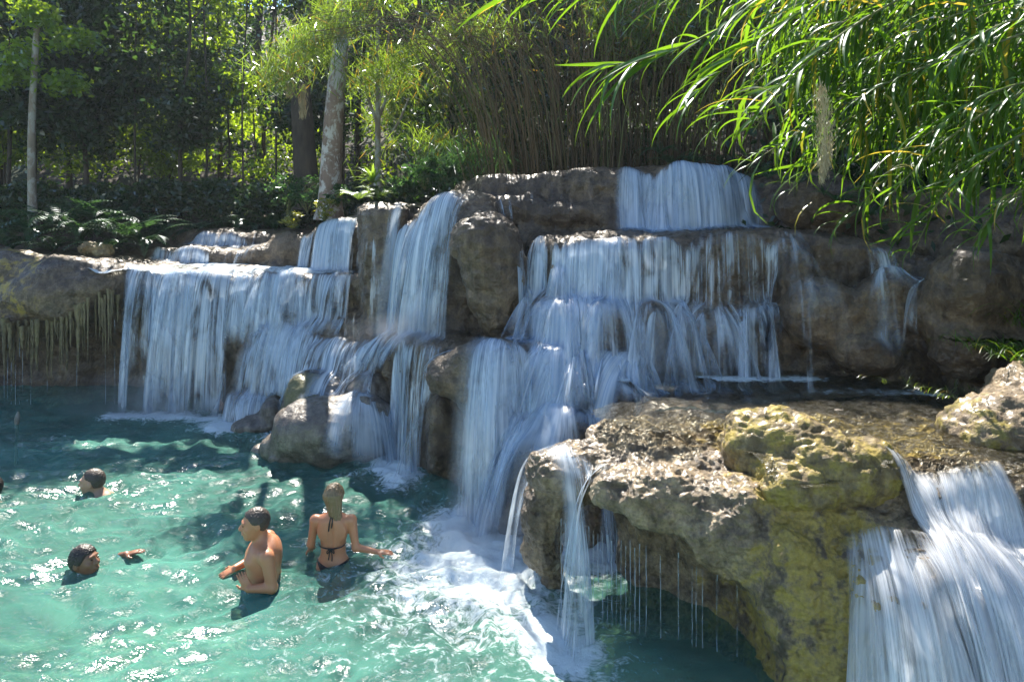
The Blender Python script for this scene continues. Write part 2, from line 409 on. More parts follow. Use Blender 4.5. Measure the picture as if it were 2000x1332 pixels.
def terrain(xs, ys, zs):
    X, Y = np.meshgrid(xs, ys, indexing='ij')
    X = X.astype(np.float32); Y = Y.astype(np.float32); zz = zs.astype(np.float32)[None, None, :]
    n_top = fbm(X * 1.1, Y * 1.1, 0.3, 3, 1) * 0.035
    n_fl = fbm(X * 3.1, Y * 3.1, 0.7, 3, 2)
    n_big = fbm(X * 1.2, Y * 1.2, 4.7, 2, 5)
    D = np.full((len(xs), len(ys), len(zs)), 5.0, np.float32)
    for t in TIERS:
        d2 = poly_sdf(X, Y, t['P'])
        ztop = t['z'] if not t['zpts'] else np.interp(X, [a[0] for a in t['zpts']], [a[1] for a in t['zpts']]).astype(np.float32)
        ztop = ztop + n_top
        s2 = (d2 + n_fl * t['flute'] + n_big * t['lumps'])[:, :, None]
        if t['prof']: s2 = s2 + np.interp(zs, [a[0] for a in t['prof']], [a[1] for a in t['prof']]).astype(np.float32)[None, None, :]
        D = smin(D, smax(s2, zz - ztop[:, :, None], t['r'] * 2), t['k'])
    for e in BLOBS:
        w = window(xs, ys, zs, e['c'], e['r'], 0.25)
        if w is None: continue
        q = ell(xs[w[0]].astype(np.float32)[:, None, None], ys[w[1]].astype(np.float32)[None, :, None], zs[w[2]].astype(np.float32)[None, None, :], e)
        D[w] = smin(D[w], q, 0.14)
    for e in CAVES:
        w = window(xs, ys, zs, e['c'], e['r'], 0.3)
        if w is None: continue
        q = ell(xs[w[0]].astype(np.float32)[:, None, None], ys[w[1]].astype(np.float32)[None, :, None], zs[w[2]].astype(np.float32)[None, None, :], e)
        D[w] = smax(D[w], -q, 0.12)
    # metre and decimetre scale unevenness, evaluated coarsely and blown up
    f = max(2, int(round(0.1 / (xs[1] - xs[0]))))
    xc, yc, zc = (np.arange(0, len(a) + f, f) * (a[1] - a[0]) + a[0] for a in (xs, ys, zs))
    Xc, Yc, Zc = np.meshgrid(xc, yc, zc, indexing='ij')
    nz = fbm(Xc * 1.8, Yc * 1.8, Zc * 2.4, 3, 9, 0.6) * 0.05 + (1 - 2 * np.abs(pnoise(Xc * 1.1, Yc * 1.1, Zc * 4.2, 15))) * 0.028
    return D + upsample(nz.astype(np.float32), f, D.shape)
def detail(V, N, amp=1.0):
    """fine relief of the tufa, applied along the normal of the extracted surface"""
    x, y, z = V[:, 0], V[:, 1], V[:, 2]
    r = fbm(x * 5, y * 5, z * 9, 3, 21, 0.55)
    rim = 1 - np.abs(pnoise(x * 9 + r, y * 9, z * 20, 31)) * 2
    up = np.clip(N[:, 2], 0, 1); side = 1 - np.abs(N[:, 2])
    flute = pnoise(x * 13, y * 13, z * 1.6, 41)
    d = r * 0.026 + rim * 0.018 * (0.4 + up) + flute * 0.02 * side + pnoise(x * 30, y * 30, z * 30, 51) * 0.010
    return V + N * (d * amp)[:, None]

t0 = time.time()
def block(x0, x1, y0, y1, z0, z1, h, keep):
    xs, ys, zs = np.arange(x0, x1, h), np.arange(y0, y1, h), np.arange(z0, z1, h)
    D = terrain(xs, ys, zs)
    V, Q = nets(D, (x0, y0, z0), h)
    c = V[Q].mean(1)
    Q = Q[keep(c[:, 0], c[:, 1], c[:, 2])]
    N = grad_normals(V, Q)
    V = detail(V, N)
    if h < 0.03:
        V, Q = subdivide(V, Q); N = grad_normals(V, Q); x, y, z = V.T
        wetm = np.maximum(sstep(x, 1.9, 2.3) * sstep(y, 5.15, 5.45), sstep(y, 6.2, 6.6)) * sstep(z, 1.2, 1.33)
        V[:, 2] -= wetm * .03
        V = V + N * (1 - .8 * wetm)[:, None] * (pnoise(x * 34, y * 34, z * 48, 55) * .007 + pnoise(x * 62, y * 62, z * 80, 56) * .004 - np.clip(pnoise(x * 22, y * 22, z * 34, 57) - .25, 0, 1) * .014)[:, None]
    used = np.unique(Q); mp = np.zeros(len(V), np.int32); mp[used] = np.arange(len(used))
    return V[used], mp[Q]
def near_owns(x, y, z): return (x > 0) & (x < 4.8) & (y < 6.95) & (z < 2.03)
blocks = [block(-0.15, 4.9, 3.95, 7.15, -0.6, 2.1, 0.024, near_owns),
          block(-4.3, 6.6, 4.4, 11.4, -0.45, 4.1, 0.036, lambda x, y, z: ~near_owns(x, y, z) & (x > -4.15) & (y < 11.2) & (x < 6.4)),
          block(-12.0, -1.0, 9.6, 16.4, -0.3, 3.5, 0.055, lambda x, y, z: ((x <= -4.15) | (y >= 11.2)) & (x > -11.8) & (y < 16.2))]
off = 0; VV = []; QQ = []
for V, Q in blocks:
    VV.append(V); QQ.append(Q + off); off += len(V)
VV = np.concatenate(VV); QQ = np.concatenate(QQ)
x, y, z = VV.T
moss = 0.47 * sstep(x, 1.25, 1.9) * sstep(y, 6.9, 6.2) * sstep(z, 2.0, 1.7) + 0.12 * sstep(x, 0.3, 1.2) * sstep(y, 7.5, 6.5)
moss = np.maximum(moss, 0.44 * sstep(x, -7.0, -7.6) * sstep(z, 1.0, 1.7) * sstep(y, 12.6, 12.0))
moss = np.maximum(moss, 0.3 * sstep(x, 2.8, 4.0) * sstep(y, 7.0, 7.6) * sstep(z, 3.0, 2.2))
moss = moss - 0.5 * sstep(x, 2.35, 2.75) * sstep(y, 5.6, 5.2)     # the scoured rock under the right hand fall
M_ROCK = rock_material('wet_travertine', (0.085, 0.052, 0.028), (0.31, 0.22, 0.13), (0.50, 0.36, 0.075), wet=0.25, bump=0.9)
pale = np.clip(sstep(x, 0.0, 0.4) * sstep(y, 6.9, 6.1), 0, 1) * .85 * (1 - sstep(x, 2.5, 3.0) * .7)  # own pale tan, raised further for fill light on the near face
me = np_mesh('travertine_terraces', VV, QQ, attrs={'moss': moss, 'pale': pale})
rock = link_mesh('travertine_terraces', me, M_ROCK)
tag(rock, 'tiered brown travertine rock terraces carrying the waterfalls down to the pool', kind='structure')
print('terrain', len(VV), 'verts', round(time.time() - t0, 1), 's')

# ------------------------------------------------------------------ boulders: things of their own
BOULDERS = []
def boulder(name, label, es, h, mat, moss_v=0.2, k=0.12, amp=1.0, rough=0.06, seed=0, group=None, moss_fn=None, zcut=None):
    lo = np.min([np.array(e['c']) - max(e['r']) for e in es], 0) - 0.15
    hi = np.max([np.array(e['c']) + max(e['r']) for e in es], 0) + 0.15
    xs, ys, zs = (np.arange(a, b, h) for a, b in zip(lo, hi))
    X, Y, Z = np.meshgrid(xs, ys, zs, indexing='ij'); X = X.astype(np.float32)
    D = None
    for e in es:
        q = ell(X, Y, Z, e)
        D = q if D is None else smin(D, q, k)
    D = D + fbm(X * 2.2, Y * 2.2, Z * 2.2, 3, 60 + seed, 0.5) * rough
    V, Q = nets(D, (xs[0], ys[0], zs[0]), h)
    N = grad_normals(V, Q)
    V = detail(V, N, amp)
    c = np.mean([e['c'] for e in es], 0); base = np.array([c[0], c[1], V[:, 2].min()])
    mv = np.full(len(V), moss_v, np.float32) if moss_fn is None else moss_fn(V)
    me = np_mesh(name, V - base, Q, attrs={'moss': mv})
    o = link_mesh(name, me, mat, loc=tuple(base))
    tag(o, label, 'rock', group)
    BOULDERS.append((es, k))
    return o
M_BOULDER = rock_material('smooth_wet_boulder', (0.11, 0.085, 0.065), (0.30, 0.25, 0.19), (0.15, 0.14, 0.05), wet=0.18, bump=0.45)
M_MOSSY = rock_material('mossy_rock', (0.25, 0.17, 0.06), (0.52, 0.39, 0.17), (0.50, 0.38, 0.07), wet=0.45, bump=1.0, moss_bias=0.05)
M_BANK = rock_material('bank_rock', (0.24, 0.17, 0.10), (0.46, 0.35, 0.22), (0.36, 0.29, 0.06), wet=0.55, bump=0.9)
boulder('mossy_boulder', 'large yellow green mossy boulder with two humps on the near ledge',
        [E(1500, 888, 5.55, 0.34, 0.34, 0.31), E(1560, 898, 5.4, 0.3, 0.33, 0.27), E(1625, 918, 5.35, 0.38, 0.34, 0.25), E(1695, 915, 5.4, 0.24, 0.26, 0.17), E(1560, 955, 5.1, 0.26, 0.2, 0.2)], 0.02, M_MOSSY, 0.45, seed=1)
boulder('pillar_rock', 'tall dark rounded rock pillar standing between the two upper falls',
        [E(950, 480, 8.95, 0.42, 0.4, 0.42), E(965, 540, 8.95, 0.4, 0.36, 0.5, 0, 0.15), E(968, 600, 8.95, 0.28, 0.3, 0.42, 0, 0.3)], 0.03, M_ROCK, 0.1, seed=2, amp=1.2)
boulder('green_boulder', 'rounded olive green boulder behind the big grey boulder',
        [E(600, 790, 10.1, 0.34, 0.35, 0.42), E(660, 780, 10.1, 0.5, 0.4, 0.36, 0, -0.05), E(590, 830, 10.0, 0.3, 0.35, 0.35)], 0.03, M_BOULDER, 0.35, amp=0.4, seed=3, moss_fn=lambda V: 0.65 * sstep(V[:, 0], -2.35, -2.85))
boulder('grey_boulder', 'big smooth wet grey boulder sloping into the pool at the foot of the falls',
        [E(635, 845, 9.3, 0.68, 0.5, 0.42, 0, -0.28), E(695, 830, 9.35, 0.48, 0.48, 0.40), E(570, 880, 9.35, 0.4, 0.35, 0.26, 0, -0.3)], 0.03, M_BOULDER, 0.05, amp=0.35, seed=4)
boulder('wet_boulder', 'shiny rounded rock between the green boulder and the middle ledge',
        [E(720, 765, 9.75, 0.3, 0.3, 0.24), E(740, 790, 9.7, 0.24, 0.3, 0.2)], 0.03, M_BOULDER, 0.05, amp=0.4, seed=5)
boulder('fall_boulder', 'dark round rock wrapped by the small fall beside the grey boulder',
        [E(712, 865, 9.3, 0.3, 0.3, 0.36), E(720, 820, 9.4, 0.3, 0.32, 0.26)], 0.03, M_BOULDER, 0.0, amp=0.4, seed=6)
boulder('flat_rock', 'flat wet rock just above the water left of the green boulder',
        [E(505, 832, 10.35, 0.3, 0.24, 0.13), E(480, 838, 10.3, 0.16, 0.16, 0.08), E(535, 805, 10.45, .2, .25, .22)], 0.026, M_BOULDER, 0.0, amp=0.5, seed=7)
boulder('small_rock', 'small dark wet rock at the waterline left tip of the grey boulder',
        [E(512, 882, 9.35, 0.13, 0.13, 0.09)], 0.02, M_BOULDER, 0.0, amp=0.4, seed=8)
boulder('small_rock', 'larger of the two dark wet rocks at the foot of the grey boulder',
        [E(545, 888, 9.2, 0.19, 0.15, 0.10), E(560, 890, 9.15, .12, .12, .07)], 0.02, M_BOULDER, 0.0, amp=0.4, seed=9)
boulder('bank_boulder', 'sunlit tan and moss coloured boulder on the right bank under the grass',
        [E(1985, 840, 5.75, 0.45, 0.4, 0.30), E(1920, 850, 5.7, 0.28, 0.35, 0.18), E(2060, 810, 6.0, 0.6, 0.5, 0.45)], 0.024, M_BANK, 0.2, seed=10, moss_fn=lambda V: 0.5 * sstep(V[:, 0], 4.1, 3.7))
boulder('stream_stone', 'small glassy stone breaking the surface of the shallow ledge stream',
        [E(1637, 800, 6.2, 0.09, 0.07, 0.045)], 0.014, M_BOULDER, 0.0, amp=0.3, seed=11)
boulder('brown_rock', 'small rough brown rock on the far left plateau before the ferns',
        [E(170, 487, 12.6, 0.14, 0.14, 0.14), E(205, 490, 12.6, 0.12, 0.12, 0.10)], 0.025, M_MOSSY, 0.1, amp=1.4, seed=12)

# coarse field used to let the water run over the rock
GH = 0.06
gx, gy, gz = np.arange(-10.5, 6.2, GH), np.arange(3.9, 15.6, GH), np.arange(-0.4, 4.4, GH)
FIELD = terrain(gx, gy, gz)
for es, k in BOULDERS:
    B = None
    lo = np.min([np.array(e['c']) - max(e['r']) for e in es], 0) - 0.3; hi = np.max([np.array(e['c']) + max(e['r']) for e in es], 0) + 0.3
    w = tuple(slice(max(0, np.searchsorted(a, l)), np.searchsorted(a, u)) for a, l, u in zip((gx, gy, gz), lo, hi))
    if min(s.stop - s.start for s in w) < 1: continue
    for e in es:
        q = ell(gx[w[0]][:, None, None], gy[w[1]][None, :, None], gz[w[2]][None, None, :], e)
        B = q if B is None else smin(B, q, k)
    FIELD[w] = np.minimum(FIELD[w], B)
print('field', round(time.time() - t0, 1), 's')

# ------------------------------------------------------------------ forest floor behind, pool bed below
def floor_z(X, Y):
    left = sstep(X, 0.5, -2.8)
    z = 3.62 * (1 - left) + 2.75 * left
    z = z + np.clip(Y - 13, 0, 40) * 0.09 + fbm(X * 0.35, Y * 0.35, 0, 4, 77) * 0.25
    z = z - 3.4 * sstep(Y, 15.2 * left + 11.2 * (1 - left), 13.6 * left + 10.2 * (1 - left))
    return z + 2.2 * sstep(X, 4.6, 6.2) * sstep(Y, 12, 9) * 0.4
xs = np.linspace(-40, 40, 200); ys = np.concatenate([np.linspace(10.4, 20, 70), np.linspace(20.5, 70, 50)])
X, Y = np.meshgrid(xs, ys, indexing='ij')
Zf = floor_z(X, Y) + np.clip(Y - 24, 0, 60) * 0.35
def grid_faces(nx, ny):
    i = np.arange(nx * ny).reshape(nx, ny)
    return np.stack([i[:-1, :-1], i[1:, :-1], i[1:, 1:], i[:-1, 1:]], -1).reshape(-1, 4)
m, nt, out = mat_new('forest_soil'); T = NT(nt); p = T.pos()
b = T.n('BsdfPrincipled'); c = T.mixc(T.noise(p, 2.5, 6, 0.7), (0.018, 0.013, 0.008), (0.06, 0.045, 0.025))
c = T.mixc(T.ramp(T.noise(p, 0.8, 4), [(0.5, 0), (0.6, 1)]), c, (0.02, 0.035, 0.01))
T.link(c, b.inputs['Base Color']); b.inputs['Roughness'].default_value = 0.9
T.link(T.bump(T.noise(p, 9, 6, 0.7), 1.0, 0.08), b.inputs['Normal']); T.link(b.outputs[0], out.inputs[0])
M_SOIL = m
tag(link_mesh('forest_floor', np_mesh('forest_floor', np.stack([X, Y, Zf], -1).reshape(-1, 3), grid_faces(*X.shape)), M_SOIL), 'dark leaf covered ground rising behind the falls', kind='structure')
# right bank, above and beside the shelf
xs = np.linspace(3.6, 14, 90); ys = np.linspace(3.0, 12, 80)
X, Y = np.meshgrid(xs, ys, indexing='ij')
bx = 4.55 + 0.12 * (Y - 5.5) + 0.25 * fbm(Y * 0.9, 3.3, 0, 3, 88)
Zb = 0.9 + 3.2 * sstep(X, bx - 0.25, bx + 1.8) + 0.35 * (X - bx) * 0.5 + fbm(X * 1.5, Y * 1.5, 0, 4, 90) * 0.18
tag(link_mesh('right_bank', np_mesh('right_bank', np.stack([X, Y, Zb], -1).reshape(-1, 3), grid_faces(*X.shape)), M_SOIL), 'steep dark earth bank rising right of the ledge stream', kind='structure')
xs = np.linspace(-26, 6, 220); ys = np.linspace(-3, 13.2, 150)
X, Y = np.meshgrid(xs, ys, indexing='ij')
m, nt, out = mat_new('pool_silt'); T = NT(nt); b = T.n('BsdfPrincipled'); p = T.pos()
T.link(T.mixc(T.noise(p, 1.5, 5), (0.30, 0.28, 0.18), (0.42, 0.38, 0.25)), b.inputs['Base Color']); b.inputs['Roughness'].default_value = 0.9; T.link(b.outputs[0], out.inputs[0])
shore = np.array([PX(1030, 6.6), 0])
Zp = -1.25 + 0.25 * fbm(X * 0.5, Y * 0.5, 0, 3, 95)
Zp = np.maximum(Zp, -0.14 - 0.9 * np.hypot((X + 5.6) / 2.1, (Y - 9.9) / 0.95))         # the pale shoal left of the glare
line = (X - 0.6) * 0.62 + (Y - 5.6) * 0.55
Zp = Zp + 1.05 * sstep(line, -0.55, 0.35) * sstep(X, -0.6, 0.3)
tag(link_mesh('pool_bed', np_mesh('pool_bed', np.stack([X, Y, Zp], -1).reshape(-1, 3), grid_faces(*X.shape)), m), 'pale silt bed of the pool', kind='structure')
# ================================================================== WATER
def samp(p):
    q = (p - np.array([gx[0], gy[0], gz[0]])) / GH
    q = np.clip(q, 0.001, np.array(FIELD.shape) - 2.001)
    i = q.astype(int); f = q - i
    def g(a, b, c): return FIELD[i[:, 0] + a, i[:, 1] + b, i[:, 2] + c]
    fx, fy, fz = f.T
    c00 = g(0, 0, 0) * (1 - fx) + g(1, 0, 0) * fx; c10 = g(0, 1, 0) * (1 - fx) + g(1, 1, 0) * fx
    c01 = g(0, 0, 1) * (1 - fx) + g(1, 0, 1) * fx; c11 = g(0, 1, 1) * (1 - fx) + g(1, 1, 1) * fx
    return (c00 * (1 - fy) + c10 * fy) * (1 - fz) + (c01 * (1 - fy) + c11 * fy) * fz
def dist_grad(p):
    e = GH * 0.7
    gr = np.stack([samp(p + d) - samp(p - d) for d in (np.array([e, 0, 0]), np.array([0, e, 0]), np.array([0, 0, e]))], 1)
    return samp(p), gr / (np.linalg.norm(gr, axis=1)[:, None] + 1e-6)
def drop_on(x, y, z0=4.3):
    """height of the rock below (x, y), searching down from z0"""
    z = np.full(len(x), z0) if np.isscalar(z0) else z0.copy()
    for _ in range(120):
        d = samp(np.stack([x, y, z], 1))
        z = np.where(d > 0.01, z - np.maximum(d * 0.6, 0.01), z)
    return z
LAND = []                                    # where falling water strikes the pool
def trace(p, v, steps, off, fric=2.2, drift=None, dt=0.016, zstop=0.0, spread=0.0):
    rec = [p.copy()]; dead = np.zeros(len(p), bool)
    for s in range(steps):
        v[:, 2] -= 9.8 * dt
        d, n = dist_grad(p)
        hit = d < off + 0.012
        vn = (v * n).sum(1)
        v = np.where((hit & (vn < 0))[:, None], v - n * vn[:, None], v)
        if drift is not None: v[:, :2] += np.where((hit & (n[:, 2] > 0.6))[:, None], drift * dt * 5, 0)
        v = np.where(hit[:, None], v * (1 - fric * dt), v)
        sp = np.linalg.norm(v, axis=1)
        v = v * np.minimum(1, 3.6 / np.maximum(sp, 1e-6))[:, None]
        q = p + v * dt
        d, n = dist_grad(q)
        q = np.where((d < off)[:, None], q + n * (off - d)[:, None], q)
        q = np.where(dead[:, None], p, q)
        p = q
        dead |= p[:, 2] < zstop
        rec.append(p.copy())
    return np.stack(rec, 1), dead           # (N, T, 3)
def resample(Pth, ds, M):
    N = len(Pth); outp = np.zeros((N, M, 3), np.float32); L = np.zeros(N)
    for i in range(N):
        seg = np.linalg.norm(np.diff(Pth[i], axis=0), axis=1); s = np.concatenate([[0], np.cumsum(seg)])
        L[i] = s[-1]; t = np.arange(M) * ds
        for k in range(3): outp[i, :, k] = np.interp(t, s, Pth[i, :, k])
    return outp, L
fall_mats = {}
def fall_material(name, lo, hi, col, rough, white=(0.84, 0.92, 1.0), fs=1.0):
    m, nt, out = mat_new(name); T = NT(nt)
    uv = T.n('UVMap').outputs[0]
    a = T.noise(T.scaled(uv, (22 * fs, 0.55, 1)), 1.0, 3, 0.55, 0.15, '2D')
    b = T.noise(T.scaled(uv, (70 * fs, 0.8, 1)), 1.0, 3, 0.6, 0.1, '2D')
    w = T.noise(T.scaled(uv, (6.0 * fs, 1.6, 1)), 1.0, 3, 0.55, 0.5, '2D')
    s = T.math('ADD', T.math('MULTIPLY', a, 0.42), T.math('MULTIPLY', b, 0.24))
    s = T.math('ADD', s, T.math('MULTIPLY', w, 0.62))
    s = T.math('ADD', s, T.math('MULTIPLY', T.math('SUBTRACT', T.attr('dens'), 0.5), 0.55))
    mr = T.n('MapRange'); mr.interpolation_type = 'SMOOTHSTEP'; T.link(s, mr.inputs[0])
    mr.inputs[1].default_value = lo; mr.inputs[2].default_value = hi; mr.inputs[3].default_value = 0.0; mr.inputs[4].default_value = 0.93
    al = T.math('MULTIPLY', mr.outputs[0], T.attr('fade'))
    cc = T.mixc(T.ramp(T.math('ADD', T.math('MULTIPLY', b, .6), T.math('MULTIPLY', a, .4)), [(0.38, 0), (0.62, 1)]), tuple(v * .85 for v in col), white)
    d = T.n('BsdfDiffuse'); T.link(cc, d.inputs[0])
    tr = T.n('BsdfTranslucent'); T.link(cc, tr.inputs[0])
    mx = T.n('MixShader'); mx.inputs[0].default_value = 0.42; T.link(d.outputs[0], mx.inputs[1]); T.link(tr.outputs[0], mx.inputs[2])
    gl = T.n('BsdfGlossy'); gl.inputs['Roughness'].default_value = rough
    bm = T.bump(s, 0.5, 0.03)
    T.link(bm, gl.inputs['Normal'])
    m2 = T.n('MixShader'); m2.inputs[0].default_value = 0.10; T.link(mx.outputs[0], m2.inputs[1]); T.link(gl.outputs[0], m2.inputs[2])
    t = T.n('BsdfTransparent'); m3 = T.n('MixShader')
    T.link(al, m3.inputs[0]); T.link(t.outputs[0], m3.inputs[1]); T.link(m2.outputs[0], m3.inputs[2])
    T.link(m3.outputs[0], out.inputs[0])
    return m
M_FALL = fall_material('falling_water', 0.56, 0.88, (0.48, 0.65, 0.88), 0.25)  # blue of skylit shade put into the water colour
M_FALL_DENSE = fall_material('falling_water_dense', 0.50, 0.85, (0.52, 0.69, 0.90), 0.25)  # same skylight blue in the colour, thicker sheet
M_FALL_WHITE = fall_material('aerated_falling_water', 0.47, 0.80, (0.80, 0.84, 0.92), 0.3, (0.92, 0.94, 0.97), 1.8)  # white of churned water, also brightened in place of missing sunlight
def fall(name, label, src, density=0.5, layers=2, steps=110, v0=(0, -0.5), spacing=0.02, maxlen=3.4, zstop=0.0, mat=None, fric=3.6, drift=None, back=0.12, wide=0.16, edge=0.12, zsrc=None, gap=None, dens_fn=None, spread=0.0, layer_off=0.022):
    """sheets of water let go at the rim polyline src [(px, Y), ...] and traced down the rock by gravity"""
    pts = np.array([(PX(a[0], a[1]), a[1]) for a in src])
    seg = np.linalg.norm(np.diff(pts, axis=0), axis=1); s = np.concatenate([[0], np.cumsum(seg)])
    VV, QQ, UV, DE, FA = [], [], [], [], []; o = 0
    lr = np.random.default_rng(abs(hash(name + label)) % 1000 if False else sum(map(ord, name + label)))
    for L in range(layers):
        n = int(s[-1] / spacing) + 1
        u = np.linspace(0, s[-1], n)
        x = np.interp(u, s, pts[:, 0]) ; y = np.interp(u, s, pts[:, 1]) + back
        z = drop_on(x, y, (zsrc if zsrc else 4.3)) + 0.03 + 0.012 * L
        p = np.stack([x, y, z], 1)
        w = fbm(u * 3.0, L * 3.7, 0, 3, 100 + L + int(s[-1] * 10))
        v = np.stack([np.full(n, v0[0]) * .6 + w * 0.10 + spread * (u / s[-1] - 0.5) * 2, np.full(n, v0[1]) * .6 * (1 + 0.3 * L) - 0.12 * fbm(u * 2.0, L * 9.1, 0, 2, 130 + L), np.zeros(n)], 1)
        dr = np.array(drift if drift is not None else (v0[0] * 0.5, -0.6))
        P, dead = trace(p, v, steps, 0.02 + layer_off * L, fric, dr, zstop=zstop)
        M = int(maxlen / 0.05) + 1
        G, Ln = resample(P, 0.05, M)
        de = density + 0.5 * fbm(u * 1.3, L * 5.1, 0, 3, 160 + L)
        if dens_fn: de = de + dens_fn(u / s[-1])
        ef = sstep(u, 0, edge) * sstep(s[-1] - u, 0, edge) if edge > 0 else np.ones(n)
        t = np.arange(M) * 0.05
        alive = t[None, :] < np.maximum(Ln, 0.1)[:, None] - 0.02
        fade = ef[:, None] * sstep(t, 0.0, 0.14)[None, :] * sstep(maxlen - t, 0.0, 0.35)[None, :]
        fade = np.where(dead[:, None], fade, fade * sstep(Ln[:, None] - t[None, :], 0, 0.3))
        idx = np.arange(n * M).reshape(n, M) + o
        q = np.stack([idx[:-1, :-1], idx[1:, :-1], idx[1:, 1:], idx[:-1, 1:]], -1)
        wd = np.linalg.norm(G[1:] - G[:-1], axis=2)
        stretch = np.zeros((n, M)); stretch[:-1] = wd; stretch[1:] = np.maximum(stretch[1:], wd)
        fade = fade * sstep(stretch, wide * .85, spacing * 1.8)
        ok = alive[:-1, 1:] & alive[1:, 1:] & (wd[:, :-1] < wide) & (wd[:, 1:] < wide)
        QQ.append(q[ok]); VV.append(G.reshape(-1, 3)); o += n * M
        UV.append(np.stack([np.repeat(u + L * 13.7 + lr.random() * 50, M), np.tile(t, n) + L * 3.1 + lr.random() * 20], 1))
        DE.append(np.repeat(de, M)); FA.append(fade.ravel())
        if zstop <= 0.0:
            end = P[dead, -1][:, :2]
            if len(end): LAND.append((end, np.clip(de[dead], 0.1, 1.2)))
    VV, QQ = np.concatenate(VV), np.concatenate(QQ); UV = np.concatenate(UV); DE = np.concatenate(DE); FA = np.concatenate(FA)
    used = np.unique(QQ); mp = np.zeros(len(VV), np.int32); mp[used] = np.arange(len(used))
    me = np_mesh(name, VV[used], mp[QQ], attrs={'dens': DE[used], 'fade': FA[used]}, uv=UV[used])
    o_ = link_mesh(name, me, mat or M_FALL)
    tag(o_, label, 'waterfall', 'falls of the cascade')
    return o_
t0 = time.time()
F = fall
F('waterfall', 'wide blue fall pouring over the topmost tier at the upper centre', [(1205, 9.87), (1250, 9.85), (1330, 9.75), (1420, 9.75), (1475, 9.85)], 0.76, 3, v0=(-0.05, -0.6), steps=60, maxlen=1.3, zstop=-9, edge=.22, mat=M_FALL_DENSE, spread=0.25)
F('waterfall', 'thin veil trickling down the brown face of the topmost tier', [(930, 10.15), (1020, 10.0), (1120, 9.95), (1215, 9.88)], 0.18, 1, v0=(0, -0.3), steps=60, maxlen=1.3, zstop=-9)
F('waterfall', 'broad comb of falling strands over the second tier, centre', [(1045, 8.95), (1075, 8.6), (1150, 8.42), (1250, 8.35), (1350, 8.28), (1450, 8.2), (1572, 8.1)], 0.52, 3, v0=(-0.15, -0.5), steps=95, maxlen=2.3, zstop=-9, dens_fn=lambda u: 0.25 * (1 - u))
F('waterfall', 'white lower skirt of water bulging from the middle of the second tier', [(985, 8.75), (1040, 8.3), (1100, 8.1), (1180, 7.95), (1260, 7.9), (1340, 7.98), (1420, 7.9), (1490, 7.85), (1545, 8.05)], 0.62, 2, v0=(-0.05, -0.5), steps=75, maxlen=1.5, zstop=-9, zsrc=2.7, back=0.2, dens_fn=lambda u: 0.2 * (1 - u))
F('waterfall', 'foaming rush of water sliding left below the second tier', [(1060, 7.95), (1120, 7.8), (1190, 7.72), (1260, 7.72), (1300, 7.9)], 0.7, 2, v0=(-0.5, -0.5), steps=80, maxlen=1.2, zstop=-9, zsrc=2.1, back=0.15, mat=M_FALL_DENSE, drift=(-0.9, -0.5))
F('waterfall', 'steep white blue chute in the centre dropping from the ledge into the pool', [(930, 7.95), (1000, 7.7), (1060, 7.6), (1120, 7.45), (1180, 7.35), (1215, 7.3)], 0.6, 3, v0=(-0.3, -0.7), steps=130, maxlen=2.8, zsrc=1.9, back=0.2, mat=M_FALL_DENSE, drift=(-0.15, -0.7), spread=0.1, edge=0.2, layer_off=0.02, fric=5)
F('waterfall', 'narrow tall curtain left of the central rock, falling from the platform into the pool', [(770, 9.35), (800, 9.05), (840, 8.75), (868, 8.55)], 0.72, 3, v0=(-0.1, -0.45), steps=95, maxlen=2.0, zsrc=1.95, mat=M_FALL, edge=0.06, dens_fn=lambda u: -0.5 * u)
F('waterfall', 'tall rounded fall left of the pillar rock dropping onto the platform', [(775, 10.1), (790, 9.85), (820, 9.55), (860, 9.4), (905, 9.3), (935, 9.35)], 0.78, 3, v0=(-0.35, -0.45), steps=95, maxlen=2.3, zstop=-9, mat=M_FALL_DENSE, drift=(-0.5, -0.6), back=0.3, dens_fn=lambda u: 0.2 - 0.6 * u)
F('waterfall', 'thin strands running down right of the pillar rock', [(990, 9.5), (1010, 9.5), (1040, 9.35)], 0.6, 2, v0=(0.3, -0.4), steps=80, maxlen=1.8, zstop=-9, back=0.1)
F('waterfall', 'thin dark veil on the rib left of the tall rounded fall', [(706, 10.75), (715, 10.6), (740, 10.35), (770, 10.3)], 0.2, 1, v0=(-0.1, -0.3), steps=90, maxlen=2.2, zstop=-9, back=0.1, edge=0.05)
F('waterfall', 'bright backlit upper fall beside the small yellow shrubs', [(622, 12.0), (660, 11.8), (705, 11.7)], 0.85, 3, v0=(0, -0.5), steps=60, maxlen=1.2, zstop=-9, mat=M_FALL_DENSE, edge=0.05)
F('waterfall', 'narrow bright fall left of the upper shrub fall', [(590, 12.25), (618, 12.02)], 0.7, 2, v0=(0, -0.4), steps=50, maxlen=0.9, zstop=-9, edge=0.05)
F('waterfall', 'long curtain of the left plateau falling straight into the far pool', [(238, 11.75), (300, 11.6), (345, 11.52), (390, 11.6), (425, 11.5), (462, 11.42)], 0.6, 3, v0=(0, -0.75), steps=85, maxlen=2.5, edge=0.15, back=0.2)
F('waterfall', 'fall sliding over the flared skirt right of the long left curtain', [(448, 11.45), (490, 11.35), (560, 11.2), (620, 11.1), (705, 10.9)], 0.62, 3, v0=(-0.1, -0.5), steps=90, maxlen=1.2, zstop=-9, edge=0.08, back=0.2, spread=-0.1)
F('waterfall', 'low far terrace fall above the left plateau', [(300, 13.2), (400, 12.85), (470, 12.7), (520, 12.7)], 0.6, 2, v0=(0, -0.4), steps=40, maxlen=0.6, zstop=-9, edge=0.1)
F('waterfall', 'rearmost low terrace fall on the left', [(360, 14.15), (380, 14.0), (450, 13.8), (520, 13.7)], 0.6, 2, v0=(0, -0.4), steps=40, maxlen=0.6, zstop=-9, edge=0.1)
